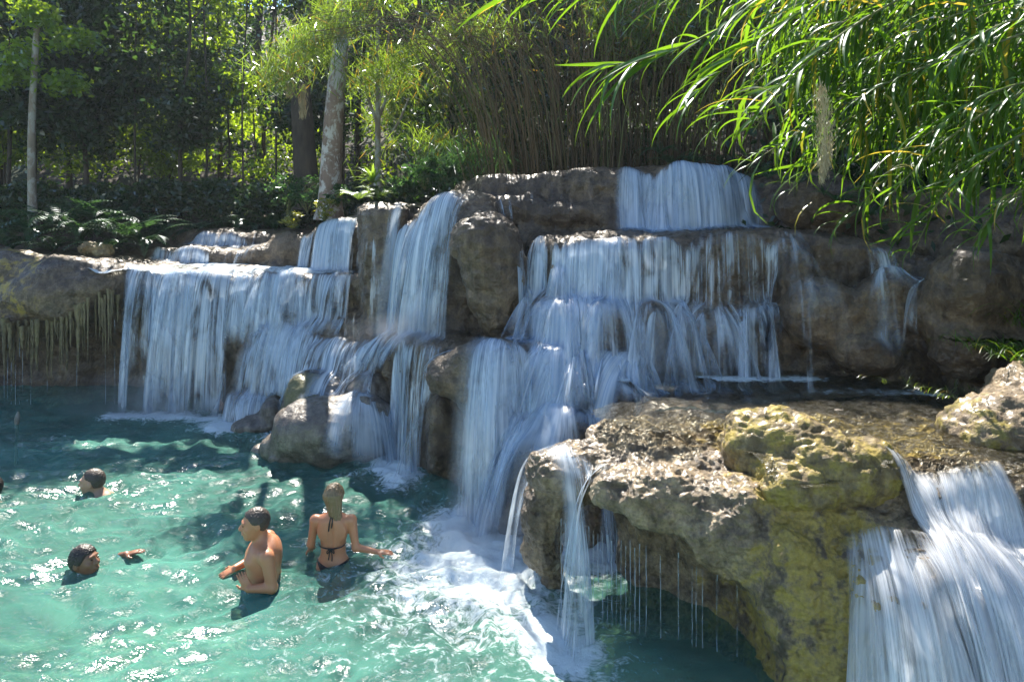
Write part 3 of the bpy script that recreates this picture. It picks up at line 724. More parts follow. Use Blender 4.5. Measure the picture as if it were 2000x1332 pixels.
F('waterfall', 'rounded fall over the middle ledge above the green boulder', [(478, 11.0), (500, 10.95), (550, 10.8), (620, 10.4), (690, 10.0), (740, 9.8), (775, 9.6)], 0.62, 3, v0=(-0.1, -0.4), steps=80, maxlen=1.4, zsrc=1.65, back=0.3, edge=0.1)
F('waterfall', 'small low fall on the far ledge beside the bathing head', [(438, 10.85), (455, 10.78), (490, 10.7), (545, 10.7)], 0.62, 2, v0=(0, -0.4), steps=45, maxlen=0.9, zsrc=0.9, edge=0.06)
F('waterfall', 'rounded blue fall wrapping the dark rock beside the grey boulder', [(690, 9.4), (705, 9.3), (725, 9.25), (748, 9.3)], 0.6, 2, v0=(-0.1, -0.5), steps=60, maxlen=1.2, zsrc=1.0, edge=0.05, mat=M_FALL_DENSE)
F('waterfall', 'shallow sheet sliding left over the platform from the second tier towards the column fall', [(1060, 8.1), (1040, 8.35), (1015, 8.7)], 0.7, 2, v0=(-0.6, -0.1), steps=220, maxlen=1.5, zstop=-9, zsrc=2.15, back=0.0, drift=(-0.7, -0.1), fric=4)
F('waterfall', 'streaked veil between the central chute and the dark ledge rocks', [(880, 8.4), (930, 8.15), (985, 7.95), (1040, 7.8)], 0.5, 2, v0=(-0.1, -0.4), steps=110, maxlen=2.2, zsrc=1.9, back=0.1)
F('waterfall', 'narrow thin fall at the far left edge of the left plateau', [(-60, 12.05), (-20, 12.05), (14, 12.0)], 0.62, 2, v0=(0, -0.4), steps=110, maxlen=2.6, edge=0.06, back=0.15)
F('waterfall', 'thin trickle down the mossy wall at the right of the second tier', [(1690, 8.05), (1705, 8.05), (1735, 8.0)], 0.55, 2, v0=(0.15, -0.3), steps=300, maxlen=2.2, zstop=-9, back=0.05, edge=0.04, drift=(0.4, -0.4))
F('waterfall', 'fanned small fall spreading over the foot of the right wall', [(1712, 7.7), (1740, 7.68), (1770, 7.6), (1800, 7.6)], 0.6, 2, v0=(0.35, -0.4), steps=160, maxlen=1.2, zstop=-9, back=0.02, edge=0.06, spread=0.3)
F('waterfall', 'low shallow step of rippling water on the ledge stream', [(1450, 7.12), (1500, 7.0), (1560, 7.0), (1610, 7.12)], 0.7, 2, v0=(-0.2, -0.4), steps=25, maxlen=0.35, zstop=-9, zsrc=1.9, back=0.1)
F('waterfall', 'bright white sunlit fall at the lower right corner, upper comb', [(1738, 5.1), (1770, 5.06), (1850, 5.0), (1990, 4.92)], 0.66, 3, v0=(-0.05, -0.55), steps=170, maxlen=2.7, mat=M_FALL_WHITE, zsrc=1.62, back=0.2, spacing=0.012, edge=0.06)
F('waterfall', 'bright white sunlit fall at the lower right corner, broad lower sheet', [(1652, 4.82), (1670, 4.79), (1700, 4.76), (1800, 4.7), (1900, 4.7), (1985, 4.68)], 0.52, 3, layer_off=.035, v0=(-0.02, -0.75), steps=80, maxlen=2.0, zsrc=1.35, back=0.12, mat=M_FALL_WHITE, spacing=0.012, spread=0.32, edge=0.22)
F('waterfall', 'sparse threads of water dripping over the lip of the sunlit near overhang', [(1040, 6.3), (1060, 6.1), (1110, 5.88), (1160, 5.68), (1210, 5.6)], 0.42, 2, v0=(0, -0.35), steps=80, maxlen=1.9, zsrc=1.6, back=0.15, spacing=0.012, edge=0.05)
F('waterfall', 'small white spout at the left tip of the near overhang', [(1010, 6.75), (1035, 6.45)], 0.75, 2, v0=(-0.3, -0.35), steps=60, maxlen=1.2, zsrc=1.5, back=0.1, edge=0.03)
print('falls', round(time.time() - t0, 1), 's')

# ------------------------------------------------------------------ the pool
xs = np.concatenate([np.arange(-26, -10, 0.2), np.arange(-10, 3.2, 0.04), np.arange(3.2, 6, 0.2)])
ys = np.concatenate([np.arange(-3, 4.2, 0.12), np.arange(4.2, 13.0, 0.04)])
X, Y = np.meshgrid(xs, ys, indexing='ij')
foam = np.zeros_like(X)
ends = np.concatenate([e for e, d in LAND]); dens = np.concatenate([d for e, d in LAND])
fx, fy = np.arange(-11, 4, 0.08), np.arange(3, 13, 0.08)
H, _, _ = np.histogram2d(ends[:, 0], ends[:, 1], bins=[np.append(fx, 4), np.append(fy, 13)], weights=dens)
H = H[:len(fx), :len(fy)]
def blur(a, s):
    r = int(3 * s); k = np.exp(-0.5 * (np.arange(-r, r + 1) / s) ** 2); k /= k.sum()
    for ax in (0, 1): a = np.apply_along_axis(lambda v: np.convolve(v, k, 'same'), ax, a)
    return a
n1, n2 = blur(np.minimum(H, 6), 1.6), blur(np.minimum(H, 6), 6)
fo = np.clip(n1 * 0.75, 0, 1) + np.clip(n2 * 0.9, 0, 0.6)
ix = np.clip((X - fx[0]) / 0.08, 0, len(fx) - 1.01); iy = np.clip((Y - fy[0]) / 0.08, 0, len(fy) - 1.01)
a, b = ix.astype(int), iy.astype(int); u, v = ix - a, iy - b
foam = (fo[a, b] * (1 - u) + fo[a + 1, b] * u) * (1 - v) + (fo[a, b + 1] * (1 - u) + fo[a + 1, b + 1] * u) * v
foam = foam * ((X > -10.8) & (X < 3.8) & (Y > 3.2) & (Y < 12.8))
# the current from the central chute carries foam out towards the viewer
cx, cy = -0.25, 6.9
ang = np.arctan2(X - cx, -(Y - cy)); rr = np.hypot(X - cx, Y - cy)
foam = foam + 0.45 * np.exp(-(rr / 1.1) ** 2) + 0.46 * np.exp(-(rr / 2.8) ** 2) * sstep(np.abs(ang + 0.3), 1.5, 0.4)
wx = X + 0.35 * fbm(X * 0.7, Y * 0.7, 0, 2, 200); wy = Y + 0.35 * fbm(X * 0.7, Y * 0.7, 5, 2, 201)
ridge = lambda n: 1 - 2 * np.abs(n)
wv = 0.06 * ridge(pnoise(wx * 1.5 + wy * 0.5, wy * 2.3 - wx * 0.3, 0, 210)) + 0.045 * ridge(pnoise(wx * 3.1 - wy, wy * 4.4, 0, 211)) + 0.028 * pnoise(wx * 7, wy * 10, 0, 212)
wv = wv + 0.012 * np.sin(rr * 11 + 3 * pnoise(X * 1.2, Y * 1.2, 0, 215)) * np.exp(-rr / 2.4)
calm = 1 - 0.75 * sstep((X - 0.15) * 0.6 - (Y - 6.2) * 0.55, 0.0, 0.35) * sstep(X, 0.1, 0.5)
wv = wv * calm * (1 - 0.55 * sstep(Y, 9.0, 11.5)) + np.minimum(foam, 1) * 0.02 * (1 + fbm(X * 5, Y * 5, 0, 3, 220))
me = np_mesh('pool_water', np.stack([X, Y, wv], -1).reshape(-1, 3), grid_faces(*X.shape), attrs={'foam': foam.ravel()})
def water_material(name, deep, clear, fine=1.0, foamy=True, haze=0.55, rough=0.26):
    m, nt, out = mat_new(name); T = NT(nt); p = T.pos()
    pf = T.scaled(p, (1.0, 1.7, 1.0))
    h = T.math('ADD', T.math('ADD', T.math('MULTIPLY', T.noise(pf, 3.2, 2, 0.5, 0.8), 2.0), T.math('MULTIPLY', T.noise(pf, 8.0, 3, 0.55, 0.6), 1.1)), T.math('MULTIPLY', T.noise(pf, 22.0, 3, 0.6, 0.4), 0.40))
    nrm = T.bump(h, 1.0 * fine, 0.24)
    col = T.mixc(T.ramp(T.noise(p, 0.55, 3), [(0.35, 0), (0.65, 1)]), tuple(v * .75 for v in deep), tuple(v * 1.5 for v in deep))
    d = T.n('BsdfDiffuse'); T.link(col, d.inputs[0])
    t = T.n('BsdfTransparent'); t.inputs[0].default_value = (*clear, 1)
    m1 = T.n('MixShader'); m1.inputs[0].default_value = haze; T.link(d.outputs[0], m1.inputs[1]); T.link(t.outputs[0], m1.inputs[2])
    base = m1
    g = T.n('BsdfGlossy'); g.inputs['Roughness'].default_value = rough; T.link(nrm, g.inputs['Normal'])
    fr = T.n('Fresnel'); fr.inputs['IOR'].default_value = 1.33; T.link(nrm, fr.inputs['Normal'])
    m2 = T.n('MixShader'); T.link(fr.outputs[0], m2.inputs[0]); T.link(base.outputs[0], m2.inputs[1]); T.link(g.outputs[0], m2.inputs[2])
    last = m2
    if foamy:
        fs = T.math('ADD', T.math('MULTIPLY', T.noise(T.scaled(p, (1, 1.3, 1)), 5.5, 7, 0.72, 2.2), 1.2), T.math('MULTIPLY', T.noise(p, 16, 4, 0.65, 0.6), 0.5))
        fs = T.math('ADD', fs, T.math('MULTIPLY', T.attr('foam'), 0.62))
        fa = T.ramp(fs, [(0.93, 0.0), (1.0, 0.0)])
        mr = T.n('MapRange'); mr.interpolation_type = 'SMOOTHSTEP'; T.link(fs, mr.inputs[0]); mr.inputs[1].default_value = 1.06; mr.inputs[2].default_value = 1.42; mr.inputs[4].default_value = 0.78
        w = T.n('BsdfDiffuse'); w.inputs[0].default_value = (0.78, 0.85, 0.88, 1); T.link(T.bump(fs, 0.5, 0.04), w.inputs['Normal'])
        m3 = T.n('MixShader'); T.link(mr.outputs[0], m3.inputs[0]); T.link(m2.outputs[0], m3.inputs[1]); T.link(w.outputs[0], m3.inputs[2])
        last = m3
    T.link(last.outputs[0], out.inputs[0])
    return m
M_POOL = water_material('turquoise_water', (0.09, 0.275, 0.22), (0.6, 0.92, 0.8))
tag(link_mesh('pool_water', me, M_POOL), 'milky turquoise pool water with glittering ripples and foam', kind='structure')
def supported(X, Y, z):
    d = samp(np.stack([X.ravel(), Y.ravel(), np.full(X.size, z)], 1)).reshape(X.shape) < 0.03
    return (d[:-1, :-1] & d[1:, :-1] & d[1:, 1:] & d[:-1, 1:]).reshape(-1)
# thin running water on the ledge behind and right of the near rock
M_STREAM = water_material('clear_stream_water', (0.10, 0.085, 0.04), (0.93, 0.93, 0.84), fine=0.8, foamy=True, haze=0.9, rough=0.28)
xs = np.arange(0.3, 5.2, 0.03); ys = np.arange(4.9, 8.4, 0.03)
X, Y = np.meshgrid(xs, ys, indexing='ij')
zz = 1.468 + 0.006 * ridge(pnoise(X * 4, Y * 6, 0, 230)) - 0.10 * sstep(Y, 5.15, 4.95)
fo = 0.9 * np.exp(-((Y - 7.55) / 0.16) ** 2) * sstep(X, 0.4, 1.0) * sstep(X, 3.6, 3.0) + 0.5 * np.exp(-((Y - 7.35 + 0.1 * X) / 0.2) ** 2) * sstep(X, 2.6, 3.2)
me = np_mesh('stream_water', np.stack([X, Y, zz], -1).reshape(-1, 3), grid_faces(*X.shape)[supported(X, Y, 1.36)], attrs={'foam': fo.ravel()})
tag(link_mesh('stream_water', me, M_STREAM), 'shallow clear stream spreading over the brown ledge', kind='structure')
# film on the left plateau, its sun glare painted in as foam white
xs = np.arange(-6.75, -2.2, 0.05); ys = np.arange(11.35, 13.0, 0.05)
X, Y = np.meshgrid(xs, ys, indexing='ij')
zz = np.interp(X, [-7.0, -6.6, -3.0], [2.40, 2.225, 2.225]) + 0.03 * ridge(pnoise(X * 3, Y * 5, 0, 240)) - 0.25 * sstep(Y, 11.75, 11.45) * (X > -5.9)
me = np_mesh('plateau_water', np.stack([X, Y, zz], -1).reshape(-1, 3), grid_faces(*X.shape)[supported(X, Y, 2.1)], attrs={'foam': (0.75 + 0.5 * fbm(X, Y * 2, 0, 3, 245)).ravel()})
tag(link_mesh('plateau_water', me, M_STREAM), 'glaring film of water on the left plateau', kind='structure')

# ------------------------------------------------------------------ mist hanging where the falls strike the water
def mist(label, c, r, dens):
    t = np.linspace(0, np.pi, 13); V = np.array([[math.sin(a) * math.cos(b), math.sin(a) * math.sin(b), math.cos(a)] for a in t for b in np.linspace(0, 2 * np.pi, 21)[:-1]])
    i = np.arange(12)[:, None] * 20; j = np.arange(20)[None]; Q = np.stack([i + j, i + 20 + j, i + 20 + (j + 1) % 20, i + (j + 1) % 20], -1).reshape(-1, 4)
    m, nt, out = mat_new('spray_mist'); T = NT(nt)
    p = T.n('TexCoord').outputs['Object']; ln = T.n('VectorMath', operation='LENGTH'); T.link(T.scaled(p, (1 / r[0], 1 / r[1], 1 / r[2])), ln.inputs[0])
    f = T.n('MapRange'); f.interpolation_type = 'SMOOTHSTEP'; T.link(ln.outputs['Value'], f.inputs[0]); f.inputs[1].default_value = 1.0; f.inputs[2].default_value = 0.0; f.inputs[3].default_value = 0; f.inputs[4].default_value = dens
    v = T.n('VolumePrincipled'); v.inputs['Color'].default_value = (0.92, 0.95, 1, 1)
    T.link(T.math('MULTIPLY', f.outputs[0], T.ramp(T.noise(T.pos(), 2.5, 3, .6), [(.35, .1), (.65, 1.0)])), v.inputs['Density']); T.link(v.outputs[0], out.inputs['Volume'])
    o = link_mesh('spray_mist', np_mesh('spray_mist', V * np.array(r), Q), m, None, tuple(c)); tag(o, label, 'mist', kind='stuff')
mist('soft spray drifting at the foot of the long left curtain', (PX(330, 11.2), 11.15, .25), (2.2, .7, .6), .9)
mist('soft spray where the central chute strikes the pool', (PX(950, 6.9), 6.75, .15), (.9, .6, .45), 1.6)
mist('soft spray at the foot of the rounded fall left of the pillar rock', (PX(790, 8.9), 8.95, 1.75), (.8, .4, .3), 2.0)
# ================================================================== VEGETATION
t0 = time.time()
# sunlit places; canopy that would shade them is left open, gaps shaped for the light
LIT = [(-5.6, 12.1, 3.2, 0.85, 2.2), (-2.9, 11.8, 0.9, 0.9, 3.0), (-5.0, 10.8, 1.6, 1.1, 0.0), (-2.2, 6.1, 4.4, 2.9, 0.0), (1.5, 5.5, 1.6, 1.05, 1.35),
       (3.2, 4.8, 1.3, 0.8, 1.2), (3.0, 6.2, 1.0, 0.5, 1.45), (4.1, 5.6, 0.6, 0.45, 1.6), (-2.5, 9.7, 0.9, 0.7, 0.8), (-3.0, 10.6, 1.1, 0.6, 1.3), (-2.6, 12.2, 1.1, 0.9, 5.6), (-1.7, 14.0, 1.1, 0.8, 4.9), (-6.5, 19.5, 1.5, 2.5, 5.0),(-4.0, 17.5, 1.3, 1.5, 3.4)]
def open_to_sun(c, soft=0.12):
    keep = np.ones(len(c), bool)
    wob = 1 + 0.22 * pnoise(c[:, 0] * 1.3, c[:, 1] * 1.3, c[:, 2] * 1.3, 300)
    for (x, y, rx, ry, z) in LIT:
        t = (c[:, 2] - z) / SUN_V[2]
        fx, fy = c[:, 0] - SUN_V[0] * t, c[:, 1] - SUN_V[1] * t
        q = ((fx - x) / rx) ** 2 + ((fy - y) / ry) ** 2
        keep &= ~((q < wob) & (t > 0.8)) | (rng.random(len(c)) < soft * 0.3)
    return keep
def leaf_material(name, col, trans, gloss=0.12, yellow=None, mixf=0.5, rough=0.35):
    m, nt, out = mat_new(name); T = NT(nt)
    g = T.n('NewGeometry'); r = g.outputs['Random Per Island']
    big = T.noise(T.pos(), 0.9, 3, 0.5)
    f = T.math('ADD', T.math('MULTIPLY', r, 0.6), T.math('MULTIPLY', big, 0.4))
    c1 = T.mixc(f, tuple(v * 0.6 for v in col), tuple(v * 1.5 for v in col))
    c2 = T.mixc(f, tuple(v * 0.7 for v in trans), tuple(v * 1.25 for v in trans))
    if yellow:
        yf = T.ramp(r, [(0.9, 0.0), (0.93, 1.0)], 'LINEAR')
        c1 = T.mixc(yf, c1, yellow); c2 = T.mixc(yf, c2, yellow)
    d = T.n('BsdfDiffuse'); T.link(c1, d.inputs[0]); t = T.n('BsdfTranslucent'); T.link(c2, t.inputs[0])
    mx = T.n('MixShader'); mx.inputs[0].default_value = mixf; T.link(d.outputs[0], mx.inputs[1]); T.link(t.outputs[0], mx.inputs[2])
    gl = T.n('BsdfGlossy'); gl.inputs['Roughness'].default_value = rough; gl.inputs[0].default_value = (0.9, 0.95, 1, 1)
    lw = T.n('LayerWeight'); lw.inputs[0].default_value = 0.25
    m2 = T.n('MixShader'); T.link(T.math('MULTIPLY', T.math('ADD', lw.outputs['Fresnel'], 0.15), gloss * 2.4), m2.inputs[0])
    T.link(mx.outputs[0], m2.inputs[1]); T.link(gl.outputs[0], m2.inputs[2]); T.link(m2.outputs[0], out.inputs[0])
    return m
M_LEAF_DARK = leaf_material('dark_forest_leaf', (0.028, 0.055, 0.022), (0.07, 0.15, 0.02), 0.07)  # darker copy of the forest leaf for trees in shade
M_LEAF_LIT = leaf_material('sunlit_forest_leaf', (0.06, 0.11, 0.02), (0.42, 0.60, 0.02), 0.05)  # brighter copy for sunlit trees, light put into the colour
M_BAMBOO_LEAF = leaf_material('bamboo_leaf', (0.07, 0.11, 0.02), (0.32, 0.48, 0.03), 0.08, yellow=(0.5, 0.32, 0.03))
M_REED_LEAF = leaf_material('reed_leaf', (0.045, 0.10, 0.015), (0.20, 0.38, 0.015), 0.02, yellow=(0.40, 0.33, 0.03), rough=0.35)
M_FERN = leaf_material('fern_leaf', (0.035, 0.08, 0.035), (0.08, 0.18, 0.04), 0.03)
M_FERN_LIT = leaf_material('sunlit_fern_leaf', (0.07, 0.13, 0.02), (0.30, 0.45, 0.05), 0.08)  # sunlit copy of the fern leaf, brightness put into the colour
M_SHRUB = leaf_material('yellow_shrub_leaf', (0.14, 0.15, 0.02), (0.45, 0.45, 0.03), 0.08)
def bark_material(name, a, b_, lichen=None):
    m, nt, out = mat_new(name); T = NT(nt); p = T.pos(); b = T.n('BsdfPrincipled')
    c = T.mixc(T.ramp(T.noise(T.scaled(p, (6, 6, 1.5)), 1.0, 5, 0.65), [(0.35, 0), (0.65, 1)]), a, b_)
    if lichen: c = T.mixc(T.ramp(T.noise(T.scaled(p, (1, 1, 0.7)), 5.0, 6, 0.7, 0.5), [(0.48, 0), (0.56, 0.9)]), c, lichen)
    T.link(c, b.inputs['Base Color']); b.inputs['Roughness'].default_value = 0.8
    T.link(T.bump(T.noise(T.scaled(p, (14, 14, 3)), 1.0, 6, 0.7), 0.8, 0.02), b.inputs['Normal']); T.link(b.outputs[0], out.inputs[0])
    return m
M_BARK = bark_material('dark_bark', (0.02, 0.016, 0.012), (0.07, 0.055, 0.04))
M_BARK_PALE = bark_material('pale_blotched_bark', (0.15, 0.10, 0.075), (0.28, 0.20, 0.16), (0.52, 0.50, 0.47))
M_BARK_MID = bark_material('grey_bark', (0.12, 0.09, 0.06), (0.26, 0.21, 0.16), (0.32, 0.31, 0.27))
M_CANE = bark_material('dry_cane', (0.05, 0.032, 0.016), (0.17, 0.115, 0.05))
M_CANE_GREEN = bark_material('green_cane', (0.08, 0.10, 0.03), (0.18, 0.18, 0.06))
M_STRAW = bark_material('straw', (0.35, 0.27, 0.16), (0.55, 0.46, 0.30))

def leaf_quads(c, L, W, droop=0.4, g=None, spread=1.0):
    g = g or rng; n = len(c)
    th = g.random(n) * 2 * np.pi; ph = (g.random(n) - 0.5) * 1.6 * spread - droop
    a = np.stack([np.cos(th) * np.cos(ph), np.sin(th) * np.cos(ph), np.sin(ph)], 1)
    r = g.normal(size=(n, 3)); b = np.cross(a, r); b /= np.linalg.norm(b, axis=1)[:, None] + 1e-9
    l = (L * (0.6 + 0.8 * g.random(n)))[:, None] * 0.5; w = (W * (0.7 + 0.6 * g.random(n)))[:, None] * 0.5
    V = np.stack([c - a * l, c + b * w - a * l * 0.15, c + a * l, c - b * w - a * l * 0.15], 1).reshape(-1, 3)
    return V, np.arange(4 * n).reshape(n, 4)
def tube(P, Rr, k=6):
    P = np.asarray(P, float); n = len(P); Rr = np.broadcast_to(np.asarray(Rr, float), (n,))
    d = np.gradient(P, axis=0); d /= np.linalg.norm(d, axis=1)[:, None] + 1e-9
    ref = np.array([0.31, 0.95, 0.1]) if abs(d[0] @ np.array([0.31, 0.95, 0.1])) < 0.85 else np.array([1.0, 0, 0.2])
    u = np.cross(d, ref); u /= np.linalg.norm(u, axis=1)[:, None]; v = np.cross(d, u)
    t = np.arange(k) * 2 * np.pi / k
    V = (P[:, None] + Rr[:, None, None] * (np.cos(t)[None, :, None] * u[:, None] + np.sin(t)[None, :, None] * v[:, None])).reshape(-1, 3)
    i = np.arange(n - 1)[:, None] * k; j = np.arange(k)[None]; j2 = (j + 1) % k
    Q = np.stack([i + j, i + j2, i + k + j2, i + k + j], -1).reshape(-1, 4)
    return V, Q
def join(parts):
    VV, QQ, o = [], [], 0
    for V, Q in parts: VV.append(V); QQ.append(Q + o); o += len(V)
    return np.concatenate(VV), np.concatenate(QQ)
def spline(ctrl, n=20):
    C_ = np.asarray(ctrl, float); m = len(C_)
    C2 = np.vstack([2 * C_[0] - C_[1], C_, 2 * C_[-1] - C_[-2]])
    out = []
    for t in np.linspace(0, m - 1 - 1e-6, n):
        i = int(t); f = t - i; p0, p1, p2, p3 = C2[i:i + 4]
        out.append(0.5 * ((2 * p1) + (-p0 + p2) * f + (2 * p0 - 5 * p1 + 4 * p2 - p3) * f * f + (-p0 + 3 * p1 - 3 * p2 + p3) * f ** 3))
    return np.array(out)

def crown_points(n, c, r, clumps, g, clump_r=0.45, lo=0.35):
    d = g.normal(size=(clumps, 3)); d /= np.linalg.norm(d, axis=1)[:, None]
    cc = d * (lo + (1 - lo) * g.random(clumps)[:, None] ** 0.6) * np.array(r)
    k = g.integers(0, clumps, n)
    p = cc[k] + g.normal(size=(n, 3)) * clump_r * np.array([1, 1, 0.55])
    return p + np.array(c)
def tree(name, x, y, h, r, n, label, group, leaf, mat, bark=M_BARK, tr=0.12, crown=(0.3, 1.0), clumps=40, seed=0, cr=0.5, lean=0.0, cat='tree', trunk_ctrl=None, limbs=5, ground=None, reject=True):
    g = np.random.default_rng(500 + seed)
    z0 = float(floor_z(np.array([x]), np.array([y]))[0]) if ground is None else ground
    root = empty(name, (x, y, z0), label, cat, group)
    top = np.array([lean * h, 0.1 * h * (g.random() - .5), h])
    ctrl = trunk_ctrl if trunk_ctrl is not None else [np.array([0, 0, -0.5]), np.array([lean * h * .2 + g.normal() * .1, 0, h * 0.3]), np.array([lean * h * .6 + g.normal() * .15, g.normal() * .1, h * 0.65]), top]
    P = spline(ctrl, 16); rad = tr * (1 - 0.75 * np.linspace(0, 1, 16)) * (1 + 0.6 * np.exp(-np.linspace(0, 1, 16) * 25))
    parts = [tube(P, rad, 9 if tr > 0.1 else 6)]
    link_mesh('trunk', np_mesh('trunk', *parts[0]), bark, root)
    zc = (crown[0] + crown[1]) / 2 * h; rz = (crown[1] - crown[0]) / 2 * h
    lp = []
    for i in range(limbs):
        s = int(4 + g.random() * 10); a = g.random() * 6.28; e = P[s] + np.array([math.cos(a) * r * .8, math.sin(a) * r * .8, rz * (0.2 + .4 * g.random())])
        lp.append(tube(spline([P[s], (P[s] + e) / 2 + np.array([0, 0, -0.1]), e], 7), np.linspace(rad[s] * .5, 0.01, 7), 5))
    for q in lp: link_mesh('limb', np_mesh('limb', *q), bark, root)
    if n:
        c = crown_points(n, (lean * zc, 0, zc), (r, r * 0.85, rz), clumps, g, cr)
        if reject: c = c[open_to_sun(c + np.array([x, y, z0]))]
        if len(c) > 10: link_mesh('crown', np_mesh('crown', *leaf_quads(c, leaf, leaf * 0.5, 0.5, g), smooth=False), mat, root)
    return root
# front rank of the wood: dark, leafy to the ground
G1 = 'dark trees along the front of the wood'
spec = [(-13.6, 16.8), (-12.5, 16.2), (-10.6, 15.9), (-9.6, 16.4), (-7.5, 16.3), (-4.7, 16.6)]
for i, (x, y) in enumerate(spec):
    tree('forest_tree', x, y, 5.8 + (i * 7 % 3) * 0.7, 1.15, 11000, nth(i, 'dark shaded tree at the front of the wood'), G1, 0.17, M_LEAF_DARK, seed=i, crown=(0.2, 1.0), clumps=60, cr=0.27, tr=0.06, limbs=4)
G2 = 'sunlit trees deeper in the wood'
for i, (x, y) in enumerate([(-15, 21), (-12.6, 20.4), (-10.4, 21.2), (-8.2, 20.2), (-6.2, 21.3), (-4.2, 20.0), (-2.2, 20.8), (-0.2, 19.5), (2.2, 20.0), (4.8, 19)]):
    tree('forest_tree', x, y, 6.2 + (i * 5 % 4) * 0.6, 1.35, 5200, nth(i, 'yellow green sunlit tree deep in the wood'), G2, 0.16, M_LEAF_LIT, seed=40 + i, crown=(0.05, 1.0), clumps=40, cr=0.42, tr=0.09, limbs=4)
for i, (px, py, Yd, r, lab) in enumerate([(20, 240, 17.6, .8, 'bright yellow green sapling glowing at the far left of the wood'), (285, 235, 17.8, .75, 'glowing sapling left of the middle of the wood'), (440, 150, 17.6, .8, 'glowing sapling high between the thin dark trunks'), (500, 200, 18, .7, 'lower glowing sapling between the thin dark trunks'), (520, 375, 17.2, .75, 'brightest lime green bush low beside the thick dark trunk'), (330, 300, 17.5, .5, 'small glowing bush low in the middle of the dark wood')]):
    c = at(px, py, Yd); LIT.append((c[0], c[1], r * 2.0, r * 1.8, c[2] - .6))
    z0 = float(floor_z(np.array([c[0]]), np.array([c[1]]))[0]); h = c[2] - z0 + r
    tree('sapling', c[0], c[1], h, r, 3600, lab, None, .13, M_LEAF_LIT, seed=240 + i, crown=(max(.1, 1 - 2.2 * r / h), 1.0), clumps=26, cr=.24, tr=.04, limbs=3)
G3 = 'tall dark trees at the back of the wood'
for i in range(15):
    x = -24 + i * 3.0; y = 26 + (i * 37 % 5)
    tree('forest_tree', x, y, 11 + (i * 3 % 4), 2.5, 6500, nth(i, 'tall dark tree behind the wood'), G3, 0.24, M_LEAF_DARK, seed=80 + i, crown=(0.02, 1.0), clumps=60, cr=0.75, tr=0.16, limbs=3)
G4 = 'high canopy trees over the front of the wood'  # canopy added high up so that it shades the front rank
for i, (x, y) in enumerate([(-14, 18.6), (-11.4, 19.2), (-8.9, 18.7), (-6.6, 19.1), (-4.4, 18.5), (-2.3, 17.6), (-0.4, 16.4), (1.4, 15.9), (3.3, 15.6), (5.4, 15.2), (7.4, 14.6)]):
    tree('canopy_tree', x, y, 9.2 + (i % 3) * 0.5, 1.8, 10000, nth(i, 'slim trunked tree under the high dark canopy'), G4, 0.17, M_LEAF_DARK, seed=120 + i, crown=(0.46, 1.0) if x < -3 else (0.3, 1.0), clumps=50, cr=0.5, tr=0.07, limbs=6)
G5 = 'dark trees behind the bamboo'  # the pair behind the reeds is added to shade the right wall
for i, (x, y) in enumerate([(-1.0, 13.8), (0, 15), (0.6, 13.4), (2.2, 13.2), (3, 14.6), (3.9, 12.8), (5.6, 12.0), (6, 13.6), (4.6, 9.8), (5.9, 9.5), (7.2, 10.8), (8.5, 9.0)]):
    tree('forest_tree', x, y, 6.3 + (i % 3) * 0.5, 1.15, 6000, nth(i, 'dark evergreen tree behind the bamboo'), G5, 0.14, M_LEAF_DARK, seed=160 + i, crown=(0.02, 1.0), clumps=44, cr=0.38, tr=0.09, limbs=4)

# trunks one can single out
def trunk_tree(name, base, top, Y, r0, r1, label, bark, crown_n=0, leaf=M_LEAF_DARK, mid=None, seed=0, ext=1.2, cc=None, cr_=None):
    b = at(base[0], base[1], Y); t = at(top[0], top[1], Y)
    root = empty(name, tuple(b), label, 'tree')
    d = t - b; ctrl = [np.array([0, 0, -0.4])] + ([at(mid[0], mid[1], Y) - b] if mid else []) + [d, d + d / np.linalg.norm(d) * ext]
    P = spline([np.zeros(3) - (d / np.linalg.norm(d)) * 0.3] + ctrl[1:], 22)
    s = np.linspace(0, 1, 22); rr = r0 * (1 - s) + r1 * 0.6 * s + r0 * 0.35 * np.exp(-s * 30)
    V, Q = tube(P, rr, 14 if r0 > 0.1 else 8)
    link_mesh('trunk', np_mesh('trunk', V, Q), bark, root)
    if crown_n:
        g = np.random.default_rng(900 + seed)
        c = crown_points(crown_n, cc if cc is not None else P[-4], cr_ or (1.3, 1.2, 1.0), 9, g, 0.2, .3)
        c = c[open_to_sun(c + b)]
        link_mesh('crown', np_mesh('crown', *leaf_quads(c, 0.14, 0.07, 0.4, g), smooth=False), leaf, root)
    return root, P
trunk_tree('slender_tree', (65, 428), (74, 10), 14.0, 0.085, 0.055, 'slender pale trunked tree standing alone at the far left', M_BARK_MID, 2000, M_LEAF_LIT, (62, 250), 1, cc=at(85, 105, 14.0) - at(65, 428, 14.0) , cr_=(0.95, 0.5, 1.0))
trunk_tree('blotched_tree', (645, 398), (668, 60), 13.2, 0.215, 0.16, 'thick tree trunk with white lichen blotches beside the upper falls', M_BARK_PALE, 0, mid=(652, 230), seed=2)
trunk_tree('dark_tree', (600, 380), (585, 150), 14.8, 0.26, 0.22, 'thick dark shaded trunk left of the lichen blotched tree', M_BARK, 0, seed=3)
root, P = trunk_tree('forked_tree', (738, 330), (738, 200), 12.6, 0.06, 0.045, 'slim pale forked tree between the blotched trunk and the bamboo', M_BARK_MID, 1500, M_LEAF_LIT, seed=4, ext=1.6, cc=np.array([0.1, 0, 3.0]), cr_=(0.7, 0.5, 0.6))
